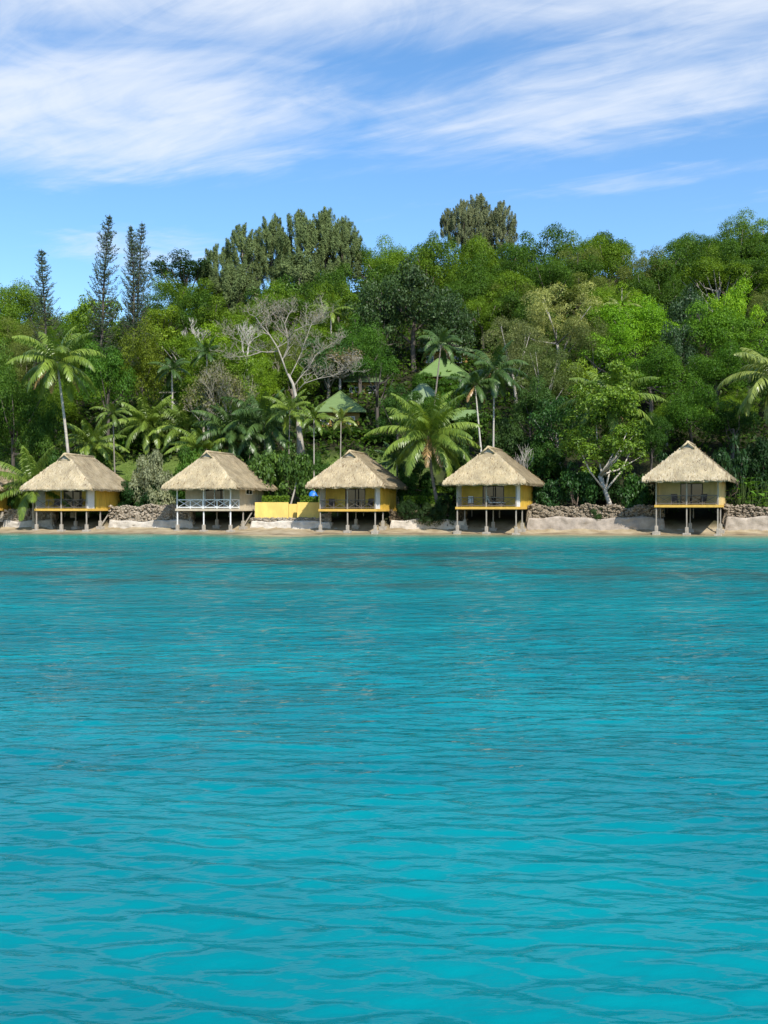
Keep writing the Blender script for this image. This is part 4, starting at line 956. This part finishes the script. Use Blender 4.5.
# bushes and hedges
bg = 'bushes around the huts'
for nm, k, px, top, Y, w, col, lab in (
    ('grey_bush', 'bush1', 153, 453, 121, 40, G['grey'], 'grey-green fluffy bush on the lawn'), ('bush', 'bush2', 192, 447, 123, 38, (.06, .135, .014), 'fresh green bush between the grey bush and the white-railed hut'),
    ('round_bush', 'leafbush1', 270, 449, 121, 48, (.065, .125, .018), 'large rounded shrub with broad leaves above the yellow wall'), ('round_bush', 'leafbush2', 296, 452, 120.5, 38, (.06, .12, .018), 'rounded broadleaf shrub between the large one and the thin palm stem'),
    ('hedge_bush', 'bush3', 132, 483, 121.5, 34, (.02, .06, .012), 'dark clipped shrub over the rubble wall, nearest the brace-propped hut'), ('hedge_bush', 'bush1', 156, 482, 121, 38, (.02, .06, .012), 'dark clipped shrub over the rubble wall, beside the white-railed hut'),
    ('hedge_bush', 'leafbush2', 22, 494, 121.5, 14, (.12, .2, .02), 'little bright plant on the wall between the two huts at the photo\'s edge'), ('hedge_bush', 'bush2', 12, 476, 124, 36, (.03, .085, .012), 'dark shrub behind the low trunkless palm'),
    ('wall_shrub', 'bush1', 408, 500, 114.0, 24, (.022, .05, .012), 'dark low shrub on the boulder bank, by the yellow hut\'s wall'), ('wall_shrub', 'bush2', 428, 503, 113.0, 28, (.028, .055, .014), 'dark low shrub on the boulder bank, under the big palm'), ('wall_shrub', 'bush3', 447, 496, 112.6, 22, (.022, .05, .012), 'dark low shrub on the boulder bank, by the hut with loungers'),
    ('wall_shrub', 'leafbush1', 549, 478, 114.4, 34, (.026, .075, .016), 'dark shrub on the brown wall next to the hut with loungers'), ('wall_shrub', 'leafbush2', 578, 470, 113.6, 40, (.028, .08, .014), 'taller dark shrub on the brown wall, foot of the leaning tree'), ('wall_shrub', 'leafbush3', 634, 476, 112.6, 38, (.03, .085, .012), 'dark shrub on the brown wall next to the steep-roofed hut'),
    ('wall_shrub', 'bush2', 598, 506.5, 111.2, 22, (.03, .075, .014), 'weedy shrub hanging over the brown wall below the leaning tree'),
    ('garden_shrub', 'bush3', 318, 452, 124, 30, (.04, .1, .012), 'dense green shrub between the thin palm stems'), ('garden_shrub', 'bush1', 352, 428, 139, 40, (.04, .105, .012), 'hedge-like shrub below the pyramid roof\'s dark wall'), ('garden_shrub', 'bush2', 378, 434, 136, 36, (.04, .105, .012), 'hedge-like shrub between the pyramid roof and the big palm'), ('garden_shrub', 'bush3', 320, 430, 138, 36, (.045, .11, .012), 'shrub under the near eave of the pyramid roof'),
    ('garden_shrub', 'bush2', 508, 420, 127, 44, (.035, .075, .016), 'shaded shrub behind the slender palm trunks'), ('garden_shrub', 'bush1', 545, 440, 122, 44, (.04, .10, .014), 'green shrub behind the small leafless one'), ('garden_shrub', 'leafbush3', 215, 452, 123.5, 34, (.045, .10, .016), 'shrub peeping over the white-railed hut\'s roof slope'),
    ('garden_shrub', 'bush3', 247, 447, 126, 38, (.03, .075, .014), 'dark shrub between the two feather palms and the white-railed hut'), ('garden_shrub', 'bush2', 92, 446, 131, 40, (.05, .12, .012), 'green shrub at the lawn edge beside the slender young palm'), ('garden_shrub', 'bush1', 52, 448, 124, 40, (.035, .09, .012), 'dark shrub behind the foot of the leaning palm'), ('garden_shrub', 'bush3', 127, 430, 139, 34, (.07, .16, .012), 'bright shrub at the top corner of the lawn'),
    ('garden_shrub', 'leafbush1', 668, 452, 114, 36, (.018, .05, .012), 'dark shrub hidden behind the steep roof, leaning-tree side'), ('garden_shrub', 'leafbush2', 728, 448, 113, 40, (.022, .06, .014), 'dark shrub behind the steep roof, big-leaved plant side'), ('garden_shrub', 'bush1', 762, 440, 115, 44, (.018, .05, .010), 'dark shrub under the drooping edge palm'),
    ('garden_shrub', 'bush2', 462, 446, 120, 36, (.04, .09, .014), 'shrub between the big palm and the slender trunks'), ('garden_shrub', 'bush3', 418, 462, 119.5, 40, (.04, .10, .014), 'shrub behind the big fruiting palm\'s hanging fronds'), ('garden_shrub', 'bush1', 454, 375, BUNG[1] - 2, 34, (.06, .14, .012), 'shrub in front of the broad hipped green roof\'s wall'), ('garden_shrub', 'bush3', 428, 373, BUNG[1] - 2.2, 30, (.05, .12, .012), 'shrub at the downhill corner of the broad hipped green roof'), ('garden_shrub', 'bush2', 411, 392, BUNG[3] - 2, 32, (.05, .12, .012), 'shrub partly covering the faded green roof, pyramid-roof side'), ('garden_shrub', 'bush3', 440, 394, BUNG[3] - 2, 38, (.05, .12, .012), 'shrub partly covering the faded green roof, slender-palm side'), ('garden_shrub', 'leafbush1', 473, 412, BUNG[4] - 2, 34, (.05, .11, .012), 'shrub under the strip of green roof behind the palm trunks'), ('garden_shrub', 'bush2', 600, 468, 118, 44, (.02, .055, .012), 'dark shrub behind the leaning tree\'s trunk')):
    put(nm, k, px, top, Y, w, col, lab, 'bush', bg)
def hedge(label, px0, px1, top, bot, Y, dy, col, seed, kind='hedge'):
    rng = np.random.default_rng(seed); X0, X1, z0, z1 = wx(px0, Y), wx(px1, Y), wz(bot, Y), wz(top, Y); n = int(260 * (X1 - X0) * (z1 - z0 + dy))
    p = np.stack([rng.uniform(X0, X1, n), rng.uniform(0, dy, n) ** 1.0, rng.uniform(z0, z1, n)], 1)
    f = rng.integers(0, 2, n); p[:, 1] = np.where(f == 0, rng.normal(0, .05, n), p[:, 1]); p[:, 2] = np.where(f == 1, z1 + rng.normal(0, .06, n), p[:, 2])
    nr = np.where(f[:, None] == 0, np.array([0, -1., .3]), np.array([0, -.2, 1.])) + rng.normal(size=(n, 3)) * .8
    root = empty(kind, ((X0 + X1) / 2, Y, z0)); tag(root, label, 'hedge', 'hedges')
    p -= np.array([(X0 + X1) / 2, 0, z0]); L = .22 * (.6 + .8 * rng.random(n))
    o = obj('foliage', quads('foliage', leaf_quads(p, nr, L, L * .6, rng), rng.random(n), M['leaf']), root); o.color = (*col, 1)
    b = MB()
    for x in np.linspace(X0 + .2, X1 - .2, max(2, int((X1 - X0) / .7))): b.bar((x - (X0 + X1) / 2, dy / 2, -.8), (x - (X0 + X1) / 2, dy / 2, (z1 - z0) * .8), .07)
    o = b.build('stems', M['bark'], root); o.color = (*PB, 1)
hedge('low clipped hedge on the longer panel of the yellow wall', 262, 289, 497, 503, 117.4, .8, (.11, .19, .014), 1)
hedge('short clipped hedge on the yellow wall beside the tarpaulin', 300, 318, 497, 503, 117.0, .7, (.10, .18, .014), 2)
hedge('upper strip of sunlit clipped hedge behind the big palm\'s trunk', 398, 456, 486.5, 492.5, 119.5, .9, (.11, .19, .012), 3)
hedge('lower patch of clipped hedge behind the big palm\'s trunk', 404, 452, 497, 503.5, 116.6, .8, (.08, .16, .012), 4)
def big_leaf_plant(label, px, Y, top, wpx, seed):
    rng = np.random.default_rng(seed); rr = random.Random(seed); x = wx(px, Y); g = gz(x, Y); h = wz(top, Y) - g; root = empty('big_leaf_plant', (x, Y, g)); tag(root, label, 'plant', 'big-leaved plants on the wall')
    b = MB(); Q = []; T = []
    for i in range(46):
        a = rr.uniform(0, 6.28); rad = wpx / FOC * Y / 2 * rr.random() ** .6; z = h * rr.uniform(.25, 1)
        p = np.array([math.cos(a) * rad, math.sin(a) * rad * .7, z]); b.tube([(p[0] * .3, p[1] * .3, 0), (p[0] * .7, p[1] * .7, z * .7), tuple(p)], [.03, .025, .015], 4, False)
        d = unit(np.array([math.cos(a), math.sin(a), rr.uniform(-.5, .5)])); side = unit(np.cross(d, [0, 0, 1.])); L, W = rr.uniform(.7, 1.15), rr.uniform(.28, .42); up = np.cross(side, d)
        q = [p, p + d * L * .35 + side * W * .5 + up * .06, p + d * L + up * -.12, p + d * L * .35 - side * W * .5 + up * .06]
        Q.append(np.stack(q)[None]); T.append([rr.random()])
    o = b.build('stems', M['bark'], root); o.color = (.08, .12, .03, 1)
    o = obj('foliage', quads('foliage', np.concatenate(Q), np.concatenate(T), M['gloss_leaf']), root); o.color = (.075, .17, .018, 1)
big_leaf_plant('bright plant with huge paddle leaves right beside the steep-roofed hut', 741, 110.6, 478, 26, 1)
big_leaf_plant('bright plant with huge paddle leaves running out of the photo\'s edge', 765, 110.8, 480, 30, 2)
big_leaf_plant('low bright paddle-leaved plant spilling over the wall top', 752, 109.6, 490, 26, 3)

# ---- the forest on the slope: every crown a tree of its own
LM = [(45, 285, 'the shortest pine'), (103, 262, 'the bent pine'), (135, 262, 'the touching pines'), (186, 275, 'the flat-topped tree'), (232, 238, 'the wide casuarina clump\'s downhill end'), (320, 230, 'the tallest casuarinas'), (480, 212, 'the small casuarina clump'), (292, 345, 'the tall leafless tree'),
      (222, 378, 'the twig thicket'), (337, 402, 'the pyramid green roof'), (440, 362, 'the upper green roofs'), (412, 300, 'the largest glossy tree'), (428, 420, 'the big fruiting palm'), (57, 362, 'the tall leaning palm'), (490, 372, 'the slender palms'), (556, 318, 'the pale feathery tree'),
      (634, 325, 'the lime dome'), (686, 325, 'the dark blue-green tree'), (733, 300, 'the brightest yellow-green tree'), (609, 425, 'the leaning broadleaf tree'), (340, 366, 'the russet tree'), (143, 355, 'the yellowish rounded tree'), (20, 420, 'the big dark edge tree'), (765, 380, 'the drooping edge palm'), (198, 328, 'the little bare white tree'), (168, 400, 'the whitish shed'), (524, 223, 'the crest\'s small round knob'), (690, 232, 'the jagged far end of the crest')]
USED = set()
def describe(px, py, tone, shape):
    for d, lx, ly, n in sorted((math.hypot(px - a, (py - b) * 1.2), a, b, n) for a, b, n in LM):
        dx, dy = px - lx, py - ly
        v = 'above' if dy < -14 else 'below' if dy > 14 else ''
        hh = 'left' if dx < -14 else 'right' if dx > 14 else ''
        rel = (f'{v} and {hh} of' if v and hh else f'directly {v}' if v else f'directly {hh} of' if hh else 'touching')
        near = 'close ' if d < 34 else 'well ' if d > 62 else ''
        for nr in (near,):
            for key in ((tone, shape, nr, rel, n),):
                ph = f'{tone} {shape} {nr}{rel} {n}'
                if (nr, rel, n) not in USED and d < 130:
                    USED.add((nr, rel, n)); return ph
    return None
NX, NY = 200, 80
grid = np.zeros((NY, NX), bool)
gx = (np.arange(NX) + .5) * 4.0 - 16; gy = (np.arange(NY) + .5) * 4 + 200
PX, PY = np.meshgrid(gx, gy)
def cells(px, py, hw, hh): return ((PX - px) / max(hw, 1)) ** 2 + ((PY - py) / max(hh, 1)) ** 2 < 1
PROTECT = [(312, 366, 386, 420, 147), (417, 470, 353, 388, 162), (400, 448, 380, 405, 158), (235, 335, 308, 420, 133), (190, 255, 352, 402, 136), (302, 372, 348, 388, 140), (120, 168, 445, 480, 140), (330, 400, 455, 485, 135), (30, 60, 246, 300, 158), (88, 150, 212, 320, 164), (343, 384, 371, 384, 148), (447, 492, 406, 419, 146), (419, 472, 342, 352, 164), (160, 176, 394, 408, 142)]
TON = [('mid green', (.095, .165, .009), 5), ('dark green', (.052, .108, .009), 4), ('fresh green', (.135, .225, .010), 4), ('olive green', (.13, .165, .034), 2), ('deep bluish green', (.045, .105, .024), 1), ('yellowish green', (.14, .215, .014), 1.6)]
SHP = {'round': 'round-crowned tree', 'loose': 'lumpy-crowned tree', 'broad': 'large-leaved tree', 'feathery': 'thin-leaved tree', 'flat': 'spreading tree'}
rr = random.Random(77); cand = []
Yc = 131.0
while Yc < 213:
    t = (Yc - 131) / 80; st = 5.2 + 2.6 * t; x = -(Yc * .44)
    while x < Yc * .44:
        cand.append((Yc + rr.uniform(-.42, .42) * st, x + rr.uniform(-.42, .42) * st, t)); x += st
    Yc += st * .84
cand.sort()
cov = sorted(COVER); ci = 0; n_auto = 0; n_drop = 0
spec = [(c[0], c[1], c[2], c[3], c[4]) for c in cov]
for Y, x, t in cand:
    while ci < len(cov) and cov[ci][0] <= Y:
        c = cov[ci]; grid |= cells(c[1], c[2], c[3] * .82, c[4] * .82); ci += 1
    px = 384 + x / Y * FOC; g = gz(x, Y); row = HOR - (g - EYE) / Y * FOC
    h = (6.0 + 4.2 * min(1, t * 1.6)) * rr.uniform(.85, 1.25); w = (6.2 + 4.6 * min(1, t * 1.5)) * rr.uniform(.85, 1.25)
    if Y > 196: h *= rr.uniform(.75, 1.1)
    hw, hp = w / 2 / Y * FOC, h / Y * FOC; top = row - hp; cy = row - hp * .62; hh = hp * .40
    if px < -24 or px > 792: continue
    # keep the crest where the photograph has it
    sky = np.interp(px, [p for p, _ in SKY], [q for _, q in SKY]) + rr.uniform(-3, 5)
    if top < sky:
        h = max(4, (row - sky) / FOC * Y); hp = h / FOC ** 0 / Y * FOC; top = row - hp; cy = row - hp * .62; hh = hp * .4
    if any(px + hw > a and px - hw < b and top + hp > c and top < d and Y < pz for a, b, c, d, pz in PROTECT): continue
    if any(abs(Y - c[0]) < 6.0 and abs(px - c[1]) < c[3] * .7 and abs(cy - c[2]) < c[4] + 6 for c in spec): continue
    m = cells(px, cy, hw, hh); tot = max(1, int(m.sum())); vis = int((m & ~grid).sum())
    if vis / tot < .22: n_drop += 1; continue
    kind = rr.choices(('round', 'loose', 'broad', 'feathery', 'flat'), (6, 6, 3, 1.6, 1.6))[0]
    tn = rr.choices(TON, [k[2] for k in TON])[0]
    if px > 560 and top < 275: tn = rr.choice((TON[1], TON[0], TON[1]))
    if Y > 186: kind = rr.choice(('round', 'round', 'loose'))
    if Y > 174: tn = rr.choice((TON[0], TON[1], TON[1]))
    if kind == 'feathery': tn = TON[3]
    lab = describe(px, cy, tn[0], SHP[kind])
    if lab is None: continue
    grid |= cells(px, cy, hw * .82, hh * .82)
    f = rr.uniform(.92, 1.2); col = tuple(c * f for c in tn[1])
    uw, uh = (11, 9.7) if kind == 'flat' else (11, 9.9)
    sink = h * (.34 if Y > 184 else .14)
    plant('forest_tree', kind + str(rr.randint(1, 3)), x, Y, h + sink, w, col, lab, 'tree', 'forest trees on the hillside', rr.choice((PB, (.16, .13, .1), (.3, .27, .22))), None, (0, 0), uh, uw, g - sink)
    n_auto += 1
print('forest trees', n_auto, 'dropped as hidden', n_drop)

# undergrowth: one mass of low leaves over the slope
rng = np.random.default_rng(91); n = 120000
Yr_ = 122 + 92 * rng.random(n) ** .8; Xr_ = rng.uniform(-.6, .6, n) * Yr_
u_ = Yr_ - shore(Xr_); cl = np.sin(Xr_ * .9 + 2 * np.sin(Yr_ * .35)) * np.sin(Yr_ * .8 + np.sin(Xr_ * .5))
keep = (u_ > 21); hgt = rng.random(n) * (1.2 + 1.3 * np.clip(cl + .5, 0, 1.5))
p = np.stack([Xr_, Yr_, ground(Xr_, Yr_) + hgt], 1)[keep]; L = .6 * (.6 + .9 * rng.random(len(p)))
o = obj('undergrowth', quads('undergrowth', leaf_quads(p, rng.normal(size=p.shape) * .8 + np.array([0, -.3, 1.]), L, L * .55, rng), np.clip(rng.random(len(p)) * .7 + cl[keep] * .2, 0, 1), M['leaf'])); o.color = (.06, .115, .010, 1)
tag(o, kind='stuff')
# short grass on the lawn
n = 60000; Yg = rng.uniform(114, 140, n); Xg = rng.uniform(-62, 62, n); u_ = Yg - shore(Xg); k = (u_ > 8.5) & (u_ < 24) & (Xg < 5)
p = np.stack([Xg, Yg, ground(Xg, Yg) + .06], 1)[k]; q = leaf_quads(p, rng.normal(size=p.shape) * np.array([1, 1, .2]) + np.array([0, -1., .4]), .22, .07, rng, np.array([0, 0, 1.]) + rng.normal(size=p.shape) * .35, 0)
o = obj('grass', quads('grass', q, rng.random(len(p)), M['leaf'])); o.color = (.10, .155, .022, 1); tag(o, kind='stuff')

# ------------------------------------------------------------------ sky, sun, camera
to_sun = Vector((.48, -1.0, 1.08)).normalized()
az = math.atan2(to_sun.x, to_sun.y); el = math.asin(to_sun.z)
w = bpy.data.worlds.new('World'); SC.world = w; w.use_nodes = True; nt = w.node_tree; N, L = nt.nodes, nt.links; N.clear()
out = N.new('ShaderNodeOutputWorld'); bgd = N.new('ShaderNodeBackground'); L.new(bgd.outputs[0], out.inputs[0]); bgd.inputs[1].default_value = .13
sky = N.new('ShaderNodeTexSky'); sky.sky_type = 'NISHITA'; sky.sun_disc = False; sky.sun_elevation = el; sky.sun_rotation = az; sky.air_density = 1.0; sky.dust_density = .3; sky.ozone_density = 2.0
tc = N.new('ShaderNodeTexCoord'); sep = N.new('ShaderNodeSeparateXYZ'); L.new(tc.outputs['Generated'], sep.inputs[0])
def mth(op, a, b=None, c=None):
    x = N.new('ShaderNodeMath'); x.operation = op
    for i, v in enumerate((a, b, c)):
        if v is None: continue
        if isinstance(v, (int, float)): x.inputs[i].default_value = v
        else: L.new(v, x.inputs[i])
    return x.outputs[0]
def sst(f, a, b, c=0., d=1.):
    x = N.new('ShaderNodeMapRange'); x.interpolation_type = 'SMOOTHSTEP'; L.new(f, x.inputs[0])
    for i, v in enumerate((a, b, c, d)): x.inputs[i + 1].default_value = v
    return x.outputs[0]
zc = mth('MAXIMUM', sep.outputs[2], .02); CX = mth('DIVIDE', sep.outputs[0], zc); CY = mth('DIVIDE', sep.outputs[1], zc)   # where the ray meets the cloud layer
cmb = N.new('ShaderNodeCombineXYZ'); L.new(CX, cmb.inputs[0]); L.new(CY, cmb.inputs[1])
def cnoise(scale, sx, sy, rot, det, rough, dist):
    m0 = N.new('ShaderNodeMapping'); m0.inputs['Rotation'].default_value = (0, 0, R(rot)); L.new(cmb.outputs[0], m0.inputs[0])
    mp = N.new('ShaderNodeMapping'); mp.inputs['Scale'].default_value = (sx, sy, 1); L.new(m0.outputs[0], mp.inputs[0])
    n_ = N.new('ShaderNodeTexNoise'); n_.inputs['Scale'].default_value = scale; n_.inputs['Detail'].default_value = det; n_.inputs['Roughness'].default_value = rough; n_.inputs['Distortion'].default_value = dist
    L.new(mp.outputs[0], n_.inputs['Vector']); return n_.outputs[0]
def blob(cx, cy, rx, ry, rot):
    c_, s_ = math.cos(R(rot)), math.sin(R(rot)); dx = mth('SUBTRACT', CX, cx); dy = mth('SUBTRACT', CY, cy)
    a = mth('DIVIDE', mth('ADD', mth('MULTIPLY', dx, c_), mth('MULTIPLY', dy, s_)), rx); b_ = mth('DIVIDE', mth('SUBTRACT', mth('MULTIPLY', dy, c_), mth('MULTIPLY', dx, s_)), ry)
    return sst(mth('SQRT', mth('ADD', mth('MULTIPLY', a, a), mth('MULTIPLY', b_, b_))), 1.25, .25)
streak = cnoise(1.5, .9, 2.6, 34, 8, .56, .9); puff = cnoise(2.2, 1.0, 1.5, 22, 8, .58, 1.6); wisp = cnoise(4, .7, 3.6, 38, 7, .62, 1.0)
A1 = blob(-.78, 2.62, .86, .66, 0); A2 = blob(.05, 1.86, 2.6, .46, 0); A3 = blob(.60, 2.45, 1.0, .44, -34); A4 = blob(-.95, 4.0, .45, .5, 0); A5 = blob(.85, 3.1, .5, .16, -25); A6 = blob(0, .2, 4.5, 2.3, 0)  # A6: faint cloud mostly above the view, added to soften contrast in water reflections
mask = mth('MAXIMUM', mth('MAXIMUM', A1, A2), mth('MAXIMUM', mth('MULTIPLY', A3, .8), mth('MAXIMUM', mth('MULTIPLY', A6, .25), mth('MAXIMUM', mth('MULTIPLY', A4, .6), mth('MULTIPLY', A5, .4)))))
den = mth('ADD', mth('MULTIPLY', streak, .40), mth('ADD', mth('MULTIPLY', puff, .42), mth('MULTIPLY', wisp, .18)))
cl = sst(mth('ADD', den, mth('MULTIPLY', mth('SUBTRACT', mask, .5), .42)), .33, .84)
cl = mth('ADD', mth('MULTIPLY', cl, .80), .07)
hs = N.new('ShaderNodeHueSaturation'); hs.inputs['Saturation'].default_value = 1.3; hs.inputs['Value'].default_value = 1.2; L.new(sky.outputs[0], hs.inputs['Color'])
mx = N.new('ShaderNodeMix'); mx.data_type = 'RGBA'; mx.clamp_factor = True; L.new(cl, mx.inputs[0]); L.new(hs.outputs[0], mx.inputs[6]); mx.inputs[7].default_value = (5.0, 5.35, 5.9, 1); L.new(mx.outputs[2], bgd.inputs[0])

sun = bpy.data.lights.new('sun', 'SUN'); sun.energy = 4.4; sun.angle = R(.5); sun.color = (1, .955, .88)
so = bpy.data.objects.new('sun', sun); C.objects.link(so); so.rotation_euler = (-to_sun).to_track_quat('-Z', 'Y').to_euler(); so.location = (40, -40, 80)

cam = bpy.data.cameras.new('camera'); co = bpy.data.objects.new('camera', cam); C.objects.link(co); SC.camera = co
cam.sensor_fit = 'VERTICAL'; cam.sensor_height = 36; cam.lens = 36; cam.clip_start = .1; cam.clip_end = 6000
co.location = (0, 0, EYE); co.rotation_euler = (R(90) - math.atan((512 - HOR) / FOC), 0, 0)

SC.view_settings.view_transform = 'Standard'; SC.view_settings.look = 'None'; SC.view_settings.exposure = 0.45; SC.view_settings.gamma = 1; SC.view_settings.use_curve_mapping = False
SC.render.engine = 'CYCLES'; SC.cycles.use_denoising = True; SC.cycles.max_bounces = 6; SC.cycles.transparent_max_bounces = 4; SC.cycles.diffuse_bounces = 3; SC.cycles.glossy_bounces = 3; SC.cycles.transmission_bounces = 3; SC.cycles.caustics_reflective = False; SC.cycles.caustics_refractive = False; SC.cycles.sample_clamp_indirect = 6
